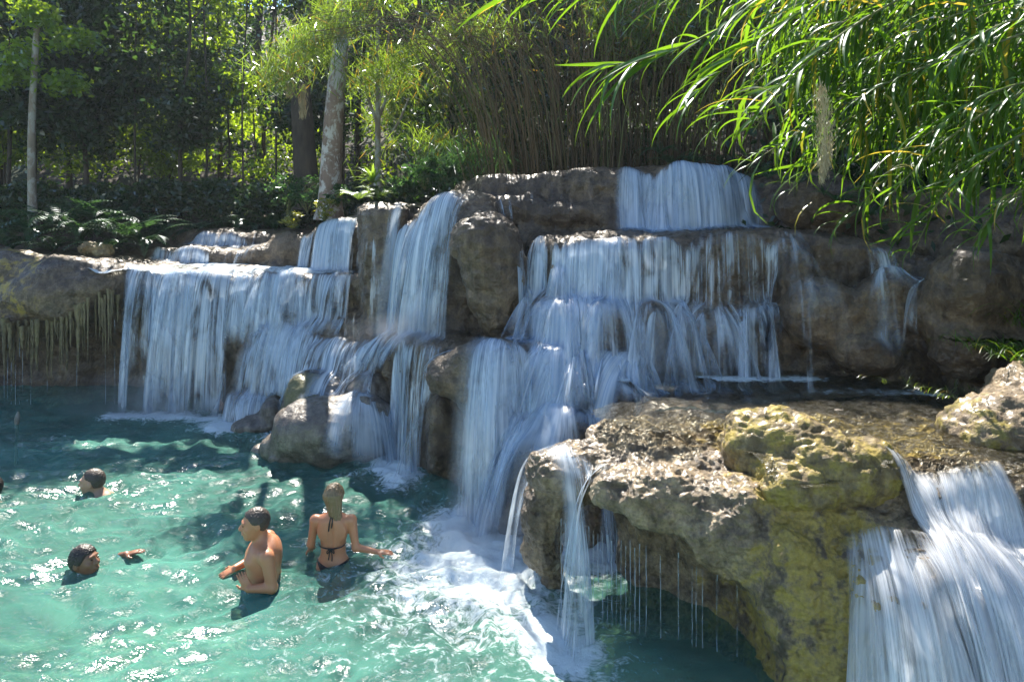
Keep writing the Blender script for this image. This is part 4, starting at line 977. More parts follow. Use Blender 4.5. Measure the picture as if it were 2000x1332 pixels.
for (a, b_, c_) in [((738, 290), (775, 245), (800, 190)), ((736, 240), (715, 180), (705, 120)), ((738, 210), (752, 150), (760, 60)), ((740, 230), (770, 150), (790, 60))]:
    V, Q = tube(spline([at(*q, 12.6) - at(738, 330, 12.6) for q in (a, b_, c_)], 10), np.linspace(0.035, 0.018, 10), 6)
    link_mesh('branch', np_mesh('branch', V, Q), M_BARK_MID, root)
for k, (px, py0, r_) in enumerate([(15, 330, .06), (265, 350, .035), (402, 350, .04), (478, 350, .03), (540, 360, .035)]):
    rt, _ = trunk_tree('thin_tree', (px, py0 + 90), (px + 6 - (k * 5 % 13), 20), 16.0 + (k % 3) * .3, r_ * .8, r_ * .6, 'thin dark straight trunk standing in the shade of the wood', M_BARK, 0, seed=20 + k, mid=(px + 5 - (k * 7 % 11), 220))
    rt['label'] = nth(k, 'thin dark trunk in the shade of the wood')
    rt['group'] = 'thin dark trunks in the shade of the wood'

# ------------------------------------------------------------------ bamboo clump: dry culms fanning up behind the top tier
def bamboo(base_px, Yb, label, n, spread_l, spread_r, seed, h=3.3, leafn=5000, leafc=None, big=60):
    g = np.random.default_rng(seed); b0 = at(base_px, 330, Yb); b0[2] = 3.55
    root = empty('bamboo_clump', tuple(b0), label, 'bamboo')
    thin = []; lv = []
    for i in range(n):
        f = g.random(); x0 = (f - .5) * 1.9 + g.normal() * .1; y0 = g.normal() * 0.35
        dx = (spread_l * (1 - f) + spread_r * f) * (0.5 + g.random() * 0.8) + g.normal() * 0.38; dy = g.normal() * 0.5 - 0.35 * g.random()
        hh = h * (0.8 + 0.32 * g.random())
        p3 = np.array([x0 + dx * 2.0, y0 + dy * 1.5, hh * (0.92 - 0.12 * abs(dx))])
        ctrl = [np.array([x0, y0, -0.3]), np.array([x0 + dx * 0.35, y0 + dy * .3, hh * .45]), np.array([x0 + dx, y0 + dy * .8, hh * .8]), p3]
        P = spline(ctrl, 10); r_ = 0.004 + 0.010 * g.random() ** 2.5
        V, Q = tube(P, np.linspace(r_, r_ * .4, 10), 5)
        if i < big: link_mesh('culm', np_mesh('culm', V, Q), M_CANE if g.random() < .7 else M_CANE_GREEN, root)
        else: thin.append((V, Q))
        m = max(4, leafn // n)
        t = g.integers(5, 10, m); lv.append(P[t] + g.normal(size=(m, 3)) * np.array([.22, .22, .16]))
    tag(link_mesh('thin_culm', np_mesh('thin_culm', *join(thin)), M_CANE, root), kind='stuff')
    c = np.concatenate(lv); c = c[open_to_sun(c + b0)]
    V, Q = leaf_quads(c, 0.17, 0.022, 0.7, g, 0.8)
    tag(link_mesh('foliage', np_mesh('foliage', V, Q, smooth=False), M_BAMBOO_LEAF, root), kind='stuff')
    return root
bamboo(1060, 11.2, 'large clump of dry brown bamboo fanning up behind the top fall', 230, -1.5, 0.1, 1, leafn=9000)
bamboo(1260, 11.4, 'darker upright bamboo clump right of the big fanning clump', 200, -0.3, 0.4, 2, h=3.35, leafn=8000)
bamboo(1440, 11.0, 'shaded bamboo clump behind the reeds at the upper right', 140, -0.1, 0.9, 3, h=3.3, leafn=9000, big=30)
def spray(label, ctrl, n, seed, leafL=0.26, wid=0.014, mat=M_BAMBOO_LEAF, sub=9, rr=0.012, drop=0.35, cat='bamboo', name='bamboo_spray'):
    """arching leafy bamboo: a main culm with hanging twigs full of narrow leaves"""
    g = np.random.default_rng(seed); C_ = [at(*q) for q in ctrl]; b = C_[0]
    root = empty(name, tuple(b), label, cat)
    P = spline([c - b for c in C_], 24)
    link_mesh('culm', np_mesh('culm', *tube(P, np.linspace(rr, 0.004, 24), 6)), M_CANE_GREEN, root)
    tw, lv = [], []
    for i in range(sub):
        s = int(24 * (0.25 + 0.74 * (i + g.random()) / sub)); s = min(s, 23); L = 0.35 + 0.4 * g.random()
        a = g.random() * 6.28; e = P[s] + np.array([math.cos(a) * L * .8, math.sin(a) * L * .8, -L * drop])
        Q_ = spline([P[s], (P[s] + e) / 2 + np.array([0, 0, 0.12]), e], 8); tw.append(tube(Q_, 0.003, 4))
        m = n // sub; t = g.integers(1, 8, m); lv.append(Q_[t] + g.normal(size=(m, 3)) * 0.14 * np.array([1, 1, .9]))
    link_mesh('twig', np_mesh('twig', *join(tw)), M_CANE_GREEN, root)
    link_mesh('foliage', np_mesh('foliage', *leaf_quads(np.concatenate(lv), leafL, wid, 0.8, g, 0.6), smooth=False), mat, root)
spray('bright yellow green feathery bamboo spray at the top beside the blotched trunk', [(900, -260, 12.2), (760, -60, 12.0), (640, 30, 11.8), (560, 110, 11.7), (530, 160, 11.7)], 1900, 31, sub=16, leafL=.3)
spray('feathery bamboo spray crossing high over the blotched trunk', [(980, -200, 12.2), (820, -40, 11.8), (700, 10, 11.6), (620, 70, 11.5), (590, 100, 11.5)], 1500, 32, sub=14, leafL=.3)
spray('olive bamboo spray arching above the forked tree', [(1080, 120, 12.0), (960, 60, 11.8), (860, 70, 11.7), (780, 120, 11.6), (730, 170, 11.6)], 2800, 33, sub=14)
spray('golden bamboo spray glowing left of the dry clump', [(1010, 260, 12.0), (930, 190, 12.6), (850, 170, 13.4), (800, 190, 13.6), (770, 230, 13.6)], 2600, 34, sub=12)
spray('low green bamboo spray leaning over the fern bank', [(980, 340, 11.6), (900, 295, 11.8), (840, 280, 12.0), (780, 290, 12.2)], 900, 35, sub=10)
spray('low bamboo spray behind the upper left shoulder of the falls', [(1000, 340, 11.2), (930, 300, 11.2), (880, 310, 11.1), (830, 345, 11.0)], 800, 36, sub=9, mat=M_FERN)
for i, (px, py, L_) in enumerate([(565, 135, 0.45), (592, 170, 0.5)]):
    g = np.random.default_rng(70 + i); b = at(px, py, 12.0); V, Q = [], []
    st = [tube(spline([np.array([0, 0, 0]), np.array([0.03, 0, -L_ * .5]), np.array([-0.02, 0, -L_])], 8), 0.006, 5)]
    c = np.stack([g.normal(size=420) * .03, g.normal(size=420) * .03, -L_ * g.random(420)], 1)
    o = link_mesh('dry_sheath', np_mesh('dry_sheath', *join([st[0], leaf_quads(c, .14, .012, 1.3, g, .2)]), smooth=False), M_STRAW, None, tuple(b))
    tag(o, ['dry tan seed plume hanging left of the blotched trunk, the upper one', 'dry tan seed plume hanging just left of the blotched trunk, the lower one'][i], 'dry plume')

# ------------------------------------------------------------------ giant reeds, upper right: each long leaf its own piece
def strip_leaf(L, W, pitch, droop, n=8, twist=0.0, fold=0.25):
    pos = np.zeros(2); ang = pitch; V = []; t = np.linspace(0, 1, n + 1)
    for i, s in enumerate(t):
        w = W * 0.5 * (min(1, s * 6 + 0.25)) * (1 - s ** 2.6) + 0.0008
        tw = twist * s
        n_ = np.array([-math.sin(ang), math.cos(ang)])
        for sd in (-1, 0, 1):
            y = sd * w * math.cos(tw); zoff = -abs(sd) * w * -fold + sd * w * math.sin(tw)
            V.append([pos[0] + n_[0] * zoff, y, pos[1] + n_[1] * zoff])
        ang -= droop / n * (0.5 + s)
        pos = pos + np.array([math.cos(ang), math.sin(ang)]) * L / n
    F_ = [[3 * i + a, 3 * i + a + 1, 3 * i + a + 4, 3 * i + a + 3] for i in range(n) for a in (0, 1)]
    return np.array(V), np.array(F_)
REED_LEAF = []
for i in range(16):
    g = np.random.default_rng(1000 + i)
    me = np_mesh('leaf', *strip_leaf(1.0, 0.046 + 0.016 * g.random(), 0.5 - 1.1 * g.random(), 0.8 + 1.5 * g.random(), 9, g.normal() * 0.5))
    me.materials.append(M_REED_LEAF); REED_LEAF.append(me)
REED_HANG = []
for i in range(12):
    g = np.random.default_rng(1100 + i)
    me = np_mesh('leaf', *strip_leaf(1.0, 0.048 + 0.016 * g.random(), -0.1 - 0.7 * g.random(), 0.6 + 0.7 * g.random(), 9, g.normal() * 0.6))
    me.materials.append(M_REED_LEAF); REED_HANG.append(me)
def rot_frame(heading, roll=0.0):
    return Matrix.Rotation(heading, 4, 'Z') @ Matrix.Rotation(roll, 4, 'X')
M_YELLOW = leaf_material('yellowed_leaf', (0.35, 0.26, 0.03), (0.55, 0.42, 0.04), 0.1)
REED_YELLOW = []
for me in REED_LEAF[:5]:
    m2 = me.copy(); m2.materials.clear(); m2.materials.append(M_YELLOW); REED_YELLOW.append(m2)
def reed_plant(label, stalks, seed, leafL=0.45, per=22, base=None, hang=0.0):
    g = np.random.default_rng(seed); b = np.array(base)
    root = empty('reed_plant', tuple(b), label, 'reed')
    for ctrl in stalks:
        P = spline([at(*q) - b for q in ctrl], 40)
        st = link_mesh('stalk', np_mesh('stalk', *tube(P, np.linspace(0.011, 0.0035, 40), 6)), M_CANE_GREEN, root)
        L = np.linalg.norm(np.diff(P, axis=0), axis=1).sum(); n = per
        for i in range(n):
            f = 0.30 + 0.70 * (i + 0.3 * g.random()) / n; k = min(38, int(f * 39)); p = P[k]; d = P[k + 1] - P[k]
            head = math.atan2(d[1], d[0]) + (1 if i % 2 else -1) * (0.35 + 0.35 * g.random()) * (1 if f < 0.97 else 0.2)
            s = leafL * (0.75 + 0.5 * g.random()) * (1.0 if f < .9 else .8)
            me = REED_YELLOW[g.integers(0, 5)] if g.random() < .06 else (REED_HANG[g.integers(0, 12)] if g.random() < hang else REED_LEAF[g.integers(0, 16)])
            o = bpy.data.objects.new('leaf', me); COL.objects.link(o); o.parent = st
            o.matrix_local = Matrix.Translation(Vector(p)) @ rot_frame(head, g.normal() * 0.5) @ Matrix.Diagonal((s, s * 0.95, s, 1))
    return root
reed_plant('arching reed whose long hanging leaves reach farthest left over the falls', [
    [(2250, -60, 5.4), (1900, -190, 4.7), (1600, -60, 4.3), (1400, 60, 4.1), (1260, 115, 4.0), (1170, 130, 3.95)],
    [(2250, -60, 5.4), (1950, -150, 4.8), (1700, -60, 4.5), (1540, 40, 4.3), (1420, 130, 4.25), (1330, 220, 4.2)],
    [(2250, 0, 5.4), (2000, -80, 4.9), (1800, -20, 4.6), (1640, 70, 4.5), (1530, 170, 4.45), (1470, 260, 4.4)],
    [(2250, 0, 5.4), (2050, -150, 4.6), (1800, -120, 4.0), (1620, -60, 3.7), (1500, 10, 3.6)],
], 1, 0.5, 34, base=at(2250, 200, 5.6), hang=.75)
reed_plant('reed with leaves hanging from the top edge in the upper middle', [
    [(2100, -500, 4.4), (1700, -330, 4.0), (1350, -120, 3.7), (1150, -45, 3.6), (940, -15, 3.6)],
    [(2100, -500, 4.4), (1650, -330, 4.0), (1400, -110, 3.8), (1230, -40, 3.8), (1090, -10, 3.8)],
    [(2100, -500, 4.4), (1750, -300, 4.1), (1550, -150, 3.9), (1400, -60, 3.8), (1290, 10, 3.8)],
], 2, 0.44, 24, base=at(2100, -200, 4.8), hang=.8)
reed_plant('bushy reed with sunlit narrow leaves at the right edge', [
    [(2300, 200, 5.2), (2100, 60, 4.9), (1900, 100, 4.7), (1760, 150, 4.6), (1660, 200, 4.5)],
    [(2300, 250, 5.0), (2120, 150, 4.8), (1960, 200, 4.6), (1830, 290, 4.5), (1740, 380, 4.4)],
    [(2300, 250, 5.0), (2150, 200, 4.7), (2020, 250, 4.5), (1900, 330, 4.4), (1800, 430, 4.35)],
    [(2300, 150, 5.4), (2100, 0, 5.1), (1930, 10, 4.9), (1800, 60, 4.8), (1690, 120, 4.7)],
    [(2300, 320, 4.9), (2150, 300, 4.6), (2050, 340, 4.45), (1960, 400, 4.4), (1900, 470, 4.3)],
    [(2300, 100, 5.6), (2120, -80, 5.2), (1900, -80, 5.0), (1760, -20, 4.9), (1620, 60, 4.8)],
    [(2350, 300, 4.6), (2150, 180, 4.4), (2020, 160, 4.2), (1900, 200, 4.1), (1800, 270, 4.05)],
    [(2350, 100, 4.6), (2150, 0, 4.4), (2050, 20, 4.2), (1930, 60, 4.1), (1850, 130, 4.05)],
], 3, 0.38, 28, base=at(2300, 380, 5.2), hang=.35)
reed_plant('shaded reed drooping behind the sunlit one towards the brown wall', [
    [(2200, 150, 6.6), (1950, 60, 6.3), (1750, 160, 6.1), (1620, 280, 6.0), (1540, 380, 6.0)],
    [(2200, 150, 6.6), (1900, 100, 6.3), (1700, 180, 6.1), (1560, 260, 6.0), (1450, 330, 6.0)],
    [(2200, 250, 6.4), (1950, 180, 6.1), (1800, 280, 6.0), (1700, 380, 5.9), (1640, 440, 5.9)],
    [(2200, 250, 6.4), (2000, 220, 6.1), (1880, 320, 6.0), (1820, 420, 5.9), (1780, 500, 5.9)],
    [(2200, 50, 6.8), (1850, -60, 6.4), (1600, 60, 6.2), (1460, 180, 6.1), (1390, 260, 6.1)],
], 4, 0.42, 26, base=at(2200, 380, 6.8))
# the thicket behind the single reeds: nobody could count its leaves
g = np.random.default_rng(77); parts = []
n = 2100
ctr = np.array([at(px, py, Y) for px, py, Y in [(1620, 60, 6.3), (1750, 80, 6.0), (1900, 100, 5.8), (2050, 100, 5.6), (1700, 200, 6.4), (1850, 230, 6.2), (2000, 250, 5.9), (1650, -60, 5.8), (1850, -60, 5.6), (2100, 0, 5.4)]])
k = g.integers(0, len(ctr), n); C_ = ctr[k] + g.normal(size=(n, 3)) * np.array([0.38, 0.35, 0.26])
base = [strip_leaf(1.0, 0.055, 0.4 - 1.3 * g.random(), 0.8 + 1.4 * g.random(), 4, g.normal() * .5) for _ in range(10)]
Vs, Fs, o_ = [], [], 0
for i in range(n):
    V, F_ = base[i % 10]; s = 0.56 * (0.6 + 0.7 * g.random()); a = math.pi + g.normal() * 0.9; ca, sa = math.cos(a), math.sin(a)
    V = V * s; V = np.stack([V[:, 0] * ca - V[:, 1] * sa, V[:, 0] * sa + V[:, 1] * ca, V[:, 2]], 1) + C_[i]
    Vs.append(V); Fs.append(F_ + o_); o_ += len(V)
me = np_mesh('reed_thicket', np.concatenate(Vs), np.concatenate(Fs))
tag(link_mesh('reed_thicket', me, M_REED_LEAF), 'dense mass of narrow green reed leaves filling the upper right', 'reeds', kind='stuff')
# drooping cream seed plume among the reeds
g = np.random.default_rng(78); b = at(1600, 150, 4.6)
ax = spline([np.zeros(3), at(1608, 210, 4.6) - b, at(1612, 290, 4.6) - b, at(1606, 352, 4.6) - b], 20)
t = g.integers(3, 20, 1500); c = ax[t] + g.normal(size=(1500, 3)) * (0.028 * np.sin(np.clip(t / 20, 0, 1) * np.pi * 0.9 + 0.2))[:, None]
o = link_mesh('seed_plume', np_mesh('seed_plume', *join([tube(ax, 0.004, 5), leaf_quads(c, .045, .004, 1.2, g, .6)]), smooth=False), M_STRAW, None, tuple(b))
tag(o, 'drooping cream coloured reed seed plume hanging over the second tier', 'seed plume')

g = np.random.default_rng(91)
for nm, lab, n, x0, x1, y0, y1, L, mat_ in [('undergrowth', 'dark mass of leafy undergrowth along the foot of the wood', 26000, -15, -1.5, 14.9, 16.2, .13, M_LEAF_DARK), ('undergrowth', 'shaded leaf litter and low leaves behind the bamboo stems', 9000, -1.8, 6, 11.9, 13.2, .12, M_LEAF_DARK)]:
    xx = x0 + (x1 - x0) * g.random(n); yy = y0 + (y1 - y0) * g.random(n); hgt = .3 + .7 * (.5 + .6 * pnoise(xx * .9, yy * .9, 0, 510))
    c = np.stack([xx, yy, floor_z(xx, yy) + hgt * g.random(n) ** .7], 1)
    tag(link_mesh(nm, np_mesh(nm, *leaf_quads(c, L, L * .5, .4, g), smooth=False), mat_), lab, 'undergrowth', kind='stuff')
# ------------------------------------------------------------------ ferns, rosette, shrubs, grass
def frond_mesh(L, mat, curve=1.1, pairs=16, wid=0.26, seed=0):
    g = np.random.default_rng(seed); ang = 1.0; pos = np.array([0., 0., 0.]); pts = []
    for i in range(pairs + 1):
        pts.append(pos.copy()); ang -= curve * 1.6 / pairs; pos = pos + np.array([math.cos(ang), 0, math.sin(ang)]) * L / pairs
    pts = np.array(pts); V, F_ = tube(pts, np.linspace(0.006, 0.002, pairs + 1), 4); Vs, Fs = [V], [F_]; o_ = len(V)
    for i in range(2, pairs + 1):
        s = i / pairs; l = L * wid * math.sin(min(1, s * 1.6 + .15) * math.pi * .5) * (1 - s ** 2.2 * .93); d = pts[min(i + 1, pairs)] - pts[i - 1]; d /= np.linalg.norm(d) + 1e-9
        up = np.array([-d[2], 0, d[0]])
        for sd in (-1, 1):
            a = np.array([0, sd, 0]) * .9 + d * .35 - up * 0.25; a /= np.linalg.norm(a); w = d * L / pairs * .42
            p = pts[i]; V = np.array([p - w, p + a * l * .45 - w * .9 + up * 0.004, p + a * l, p + a * l * .45 + w * .9]); V = np.vstack([V, p + w])
            Vs.append(V[[0, 1, 2, 3]]); Fs.append(np.array([[0, 1, 2, 3]]) + o_); o_ += 4
    me = np_mesh('frond', np.concatenate(Vs), np.concatenate(Fs), smooth=False); me.materials.append(mat); return me
FR_D = [frond_mesh(1.0, M_FERN, .7 + .2 * i, 18, .2, i) for i in range(4)]
FR_L = [frond_mesh(1.0, M_FERN_LIT, .7 + .2 * i, 18, .22, i) for i in range(4)]
def fern(p, L, n, label, group=None, meshes=FR_D, seed=0):
    g = np.random.default_rng(seed + 300); root = empty('fern', tuple(p), label, 'fern', group)
    for i in range(n):
        o = bpy.data.objects.new('frond', meshes[g.integers(0, 4)]); COL.objects.link(o); o.parent = root
        s = L * (.7 + .5 * g.random()); o.rotation_euler = (0, -0.25 + 0.4 * g.random(), i * 2.4 + g.random()); o.scale = (s, s, s)
for i, (px, py, Y, L) in enumerate([(25, 475, 13.2, .7), (70, 455, 13.4, .8), (120, 440, 13.6, .9), (160, 455, 13.2, .8), (205, 440, 13.8, .9), (245, 458, 13.3, .8), (285, 470, 13.4, .6), (100, 480, 12.9, .5), (200, 482, 12.9, .5), (330, 455, 14.6, .6), (380, 450, 14.9, .6), (430, 445, 15, .6), (480, 440, 15, .6), (530, 435, 14.9, .6)]):
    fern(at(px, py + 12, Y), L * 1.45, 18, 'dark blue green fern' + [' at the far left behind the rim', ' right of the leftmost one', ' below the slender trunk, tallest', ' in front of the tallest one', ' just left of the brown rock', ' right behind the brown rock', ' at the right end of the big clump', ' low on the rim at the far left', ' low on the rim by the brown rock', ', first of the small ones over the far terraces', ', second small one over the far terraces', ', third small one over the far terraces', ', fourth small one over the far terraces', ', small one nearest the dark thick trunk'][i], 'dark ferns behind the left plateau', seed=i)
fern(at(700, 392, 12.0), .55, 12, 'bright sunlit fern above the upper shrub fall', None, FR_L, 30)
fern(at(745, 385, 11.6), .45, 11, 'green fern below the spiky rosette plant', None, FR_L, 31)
for i, (px, py) in enumerate([(1310, 322), (1360, 318), (1410, 325), (1450, 330), (1290, 300)]):
    fern(at(px, py, 10.6), .45, 10, nth(i, 'shaded fern behind the widest top fall'), 'ferns behind the top fall', seed=40 + i)
for i, (px, py) in enumerate([(1500, 350), (1560, 360), (1640, 400), (1700, 420)]):
    fern(at(px, py, 8.9 - .15 * i), .4, 10, nth(i, 'shaded fern on the rock wall below the reeds'), 'ferns under the reeds', seed=50 + i)
def rosette(p, L, n, label, name, cat, mat, W=0.06, seed=0):
    g = np.random.default_rng(seed); root = empty(name, tuple(p), label, cat)
    for i in range(n):
        me = np_mesh('leaf', *strip_leaf(L * (.6 + .6 * g.random()), W * L * 1.6, 1.35 - 1.1 * g.random(), .5 + 1.2 * g.random(), 6)); me.materials.append(mat)
        o = bpy.data.objects.new('leaf', me); COL.objects.link(o); o.parent = root; o.rotation_euler = (0, 0, i * 2.4)
rosette(at(728, 358, 11.5), .42, 34, 'spiky green rosette plant below the forked tree', 'rosette_plant', 'plant', M_FERN_LIT, .07, 1)
def shrub(p, r, n, label, seed, mat=M_SHRUB, leaf=.1):
    g = np.random.default_rng(seed); root = empty('shrub', tuple(p), label, 'shrub')
    st = [tube(spline([np.zeros(3), np.array([g.normal() * r * .3, g.normal() * r * .3, r * .8]), np.array([g.normal() * r * .6, g.normal() * r * .5, r * 1.7])], 6), .006, 4) for _ in range(9)]
    link_mesh('stem', np_mesh('stem', *join(st)), M_CANE_GREEN, root)
    c = crown_points(n, (0, 0, r * 1.1), (r, r * .8, r * .9), 12, g, r * .2, .5)
    link_mesh('foliage', np_mesh('foliage', *leaf_quads(c, leaf, leaf * .35, .1, g), smooth=False), mat, root)
    return root
shrub(at(571, 447, 12.5), .17, 170, 'small bright yellow green shrub on the tufa clump left of the upper falls', 1)
shrub(at(634, 432, 12.1), .19, 150, 'small golden shrub rooted on the lip of the bright upper fall', 2)
for i, (px, py, Y, r) in enumerate([(790, 385, 11.3, .25), (830, 372, 11.2, .25), (870, 360, 11.0, .2), (600, 415, 13.4, .35), (560, 420, 14, .4), (660, 405, 12.9, .2)]):
    shrub(at(px, py, Y), r, 500, ['low bush between the rosette plant and the tall rounded fall', 'low bush just left of the tall rounded fall', 'low bush right behind the top of the tall rounded fall', 'dark bush at the foot of the thick dark trunk', 'dark bush left of the thick dark trunk', 'small bush at the foot of the blotched trunk'][i], 10 + i, M_FERN, .11)['group'] = 'undergrowth along the rim of the falls'
def grass(p0, rx, ry, n, L, label, seed, mat=M_REED_LEAF, name='grass_tuft'):
    g = np.random.default_rng(seed); bs = [strip_leaf(1, .03, 1.4 - .8 * g.random(), .8 + 1.4 * g.random(), 4) for _ in range(8)]
    Vs, Fs, o_ = [], [], 0
    for i in range(n):
        V, F_ = bs[i % 8]; s = L * (.5 + .8 * g.random()); a = g.random() * 6.28; ca, sa = math.cos(a), math.sin(a); V = V * s
        q = np.array([g.normal() * rx, g.normal() * ry, 0]); q[2] = abs(q[0]) * .2
        Vs.append(np.stack([V[:, 0] * ca - V[:, 1] * sa, V[:, 0] * sa + V[:, 1] * ca, V[:, 2]], 1) + q + p0); Fs.append(F_ + o_); o_ += len(V)
    tag(link_mesh(name, np_mesh(name, np.concatenate(Vs), np.concatenate(Fs)), mat), label, 'grass', kind='stuff')
grass(at(1985, 700, 6.6), .22, .3, 700, .30, 'green grass tuft on the right bank above the bank boulder', 1)
grass(at(2000, 640, 7.0), .25, .3, 500, .35, 'taller grass on the dark bank at the right edge', 2)
grass(at(1860, 775, 6.5), .3, .15, 260, .12, 'short dry grass at the edge of the ledge stream', 3, M_BAMBOO_LEAF)
print('plants', round(time.time() - t0, 1), 's')
# ================================================================== PEOPLE: every body is one continuous surface
t0 = time.time()
def skin_material(name, col, rough=0.38):
    m, nt, out = mat_new(name); T = NT(nt); p = T.pos(); b = T.n('BsdfPrincipled')
    c = T.mixc(T.noise(p, 9, 4, 0.6), tuple(v * 0.82 for v in col), tuple(v * 1.12 for v in col))
    T.link(c, b.inputs['Base Color']); b.inputs['Roughness'].default_value = rough
    b.inputs['Subsurface Weight'].default_value = 0.12; b.inputs['Subsurface Radius'].default_value = (0.02, 0.008, 0.004)
    T.link(T.bump(T.noise(p, 60, 4, 0.6), 0.15, 0.004), b.inputs['Normal']); T.link(b.outputs[0], out.inputs[0]); return m
def plain(name, col, rough=0.6, streak=False):
    m, nt, out = mat_new(name); T = NT(nt); p = T.n('TexCoord').outputs['Object']; b = T.n('BsdfPrincipled')
    n = T.noise(T.scaled(p, (60, 60, 8)) if streak else T.scaled(p, (20, 20, 20)), 1.0, 4, 0.6)
    T.link(T.mixc(n, tuple(v * 0.6 for v in col), tuple(min(1, v * 1.4) for v in col)), b.inputs['Base Color']); b.inputs['Roughness'].default_value = rough
    T.link(T.bump(n, 0.6, 0.006), b.inputs['Normal']); T.link(b.outputs[0], out.inputs[0]); return m
class Body:
    def __init__(s, lo, hi, h):
        s.h = h; s.a = [np.arange(l, u, h).astype(np.float32) for l, u in zip(lo, hi)]
        s.D = np.full([len(a) for a in s.a], 0.5, np.float32)
    def put(s, lo, hi, fn, k):
        w = tuple(slice(max(0, np.searchsorted(a, l - k - .02)), np.searchsorted(a, u + k + .02)) for a, l, u in zip(s.a, lo, hi))
        if min(q.stop - q.start for q in w) < 2: return
        P = np.meshgrid(*[a[q] for a, q in zip(s.a, w)], indexing='ij')
        d = fn(*P)
        s.D[w] = smin(s.D[w], d, k) if k > 0 else smax(s.D[w], -d, -k)
    def cap(s, a, b, ra, rb, k=0.03):
        a, b = np.array(a, float), np.array(b, float); ba = b - a; L = ba @ ba + 1e-9
        def fn(x, y, z):
            t = np.clip(((x - a[0]) * ba[0] + (y - a[1]) * ba[1] + (z - a[2]) * ba[2]) / L, 0, 1)
            return np.sqrt((x - a[0] - t * ba[0]) ** 2 + (y - a[1] - t * ba[1]) ** 2 + (z - a[2] - t * ba[2]) ** 2) - (ra + (rb - ra) * t)
        r = max(ra, rb); s.put(np.minimum(a, b) - r, np.maximum(a, b) + r, fn, k)
    def ell(s, c, r, M=None, k=0.03):
        c = np.array(c, float); r = np.array(r, float); M = np.eye(3) if M is None else M
        def fn(x, y, z):
            q = [sum(M[j][i] * v for i, v in enumerate((x - c[0], y - c[1], z - c[2]))) for j in range(3)]
            a = np.sqrt(sum((u / rr) ** 2 for u, rr in zip(q, r)) + 1e-9); b = np.sqrt(sum((u / rr ** 2) ** 2 for u, rr in zip(q, r)) + 1e-9)
            return a * (a - 1) / b
        R_ = r.max(); s.put(c - R_, c + R_, fn, k)
    def mesh(s, name, disp=None):
        V, Q = nets(s.D, [a[0] for a in s.a], s.h)
        if disp is not None: V = V + grad_normals(V, Q) * disp(V)[:, None]
        return np_mesh(name, V, Q)
def frame(fwd, up=(0, 0, 1)):
    f = np.array(fwd, float); f /= np.linalg.norm(f); u = np.array(up, float); r = np.cross(f, u); r /= np.linalg.norm(r); u = np.cross(r, f)
    return np.stack([f, r, u])        # rows: forward, right, up
def head(B, c, M, s=1.0):
    """c: centre of the skull; M rows forward/right/up"""
    c = np.array(c, float); w = lambda f, r, u: c + (np.array([f, r, u]) * s) @ M
    B.ell(c, (0.094 * s, 0.074 * s, 0.092 * s), M, .03)
    B.ell(w(0.03, 0, -0.055), (0.066 * s, 0.056 * s, 0.078 * s), M, .03)
    B.ell(w(0.062, 0, -0.108), (0.026 * s, 0.028 * s, 0.022 * s), M, .025)      # chin
    B.ell(w(0.088, 0, 0.012), (0.014 * s, 0.05 * s, 0.012 * s), M, .015)        # brow
    B.cap(w(0.092, 0, 0.0), w(0.112, 0, -0.035), .010 * s, .015 * s, .012)      # nose
    B.ell(w(0.098, 0, -0.042), (.014 * s, .02 * s, .01 * s), M, .008)
    for sd in (-1, 1):
        B.ell(w(0.098, 0.031 * sd, -0.006), (.016 * s, .017 * s, .011 * s), M, -.012)   # eye hollows
        B.ell(w(0.082, 0.030 * sd, -0.008), (.013 * s, .013 * s, .009 * s), M, .006)
        B.ell(w(0.066, 0.040 * sd, -0.038), (.022 * s, .018 * s, .02 * s), M, .02)      # cheek
        B.ell(w(-0.008, 0.077 * sd, -0.016), (.022 * s, .010 * s, .032 * s), M, .008)   # ear
    B.ell(w(0.096, 0, -0.068), (.012 * s, .024 * s, .006 * s), M, .006)         # lips
    B.ell(w(0.094, 0, -0.080), (.012 * s, .021 * s, .006 * s), M, .006)
    B.ell(w(0.108, 0, -0.074), (.010 * s, .022 * s, .0025 * s), M, -.004)
def hand(B, wrist, d, n, s=1.0, curl=0.3, thumb=1):
    """wrist point, direction of the hand d, palm normal n; thumb leaves the side of the palm"""
    wrist = np.array(wrist, float); d = np.array(d, float); d /= np.linalg.norm(d); n = np.array(n, float); n -= d * (n @ d); n /= np.linalg.norm(n); sd = np.cross(d, n) * thumb
    pc = wrist + d * .045 * s
    M = np.stack([d, sd, n]); B.ell(pc, (.052 * s, .040 * s, .015 * s), M, .015)
    for i, (o, L) in enumerate([(.028, .066), (.010, .076), (-.009, .070), (-.027, .054)]):
        a = wrist + d * .082 * s + sd * o * s; fan = sd * (o * 1.6); c1 = curl * (0.7 + .2 * i)
        d1 = d + fan + n * c1 * .5; d1 /= np.linalg.norm(d1); b = a + d1 * L * .5 * s
        d2 = d + fan + n * c1 * 1.6; d2 /= np.linalg.norm(d2); e = b + d2 * L * .5 * s
        B.cap(wrist + d * .05 * s + sd * o * .8 * s, a, .0095 * s, .0092 * s, .006); B.cap(a, b, .0090 * s, .0082 * s, .003); B.cap(b, e, .0082 * s, .0068 * s, .003)
    a = wrist + d * .022 * s + sd * .026 * s; b = a + (d * .6 + sd * .9 + n * .2) * .034 * s; e = b + (d * 1.0 + sd * .35 + n * .3) * .030 * s
    B.cap(a, b, .013 * s, .0105 * s, .010); B.cap(b, e, .0105 * s, .0085 * s, .004)
def person(name, label, loc):
    return empty(name, tuple(loc), label, 'person')
SKIN_TAN = skin_material('tanned_skin', (0.50, 0.215, 0.11)); SKIN_FAIR = skin_material('fair_skin', (0.47, 0.25, 0.16)); SKIN_BROWN = skin_material('brown_skin', (0.22, 0.10, 0.055))
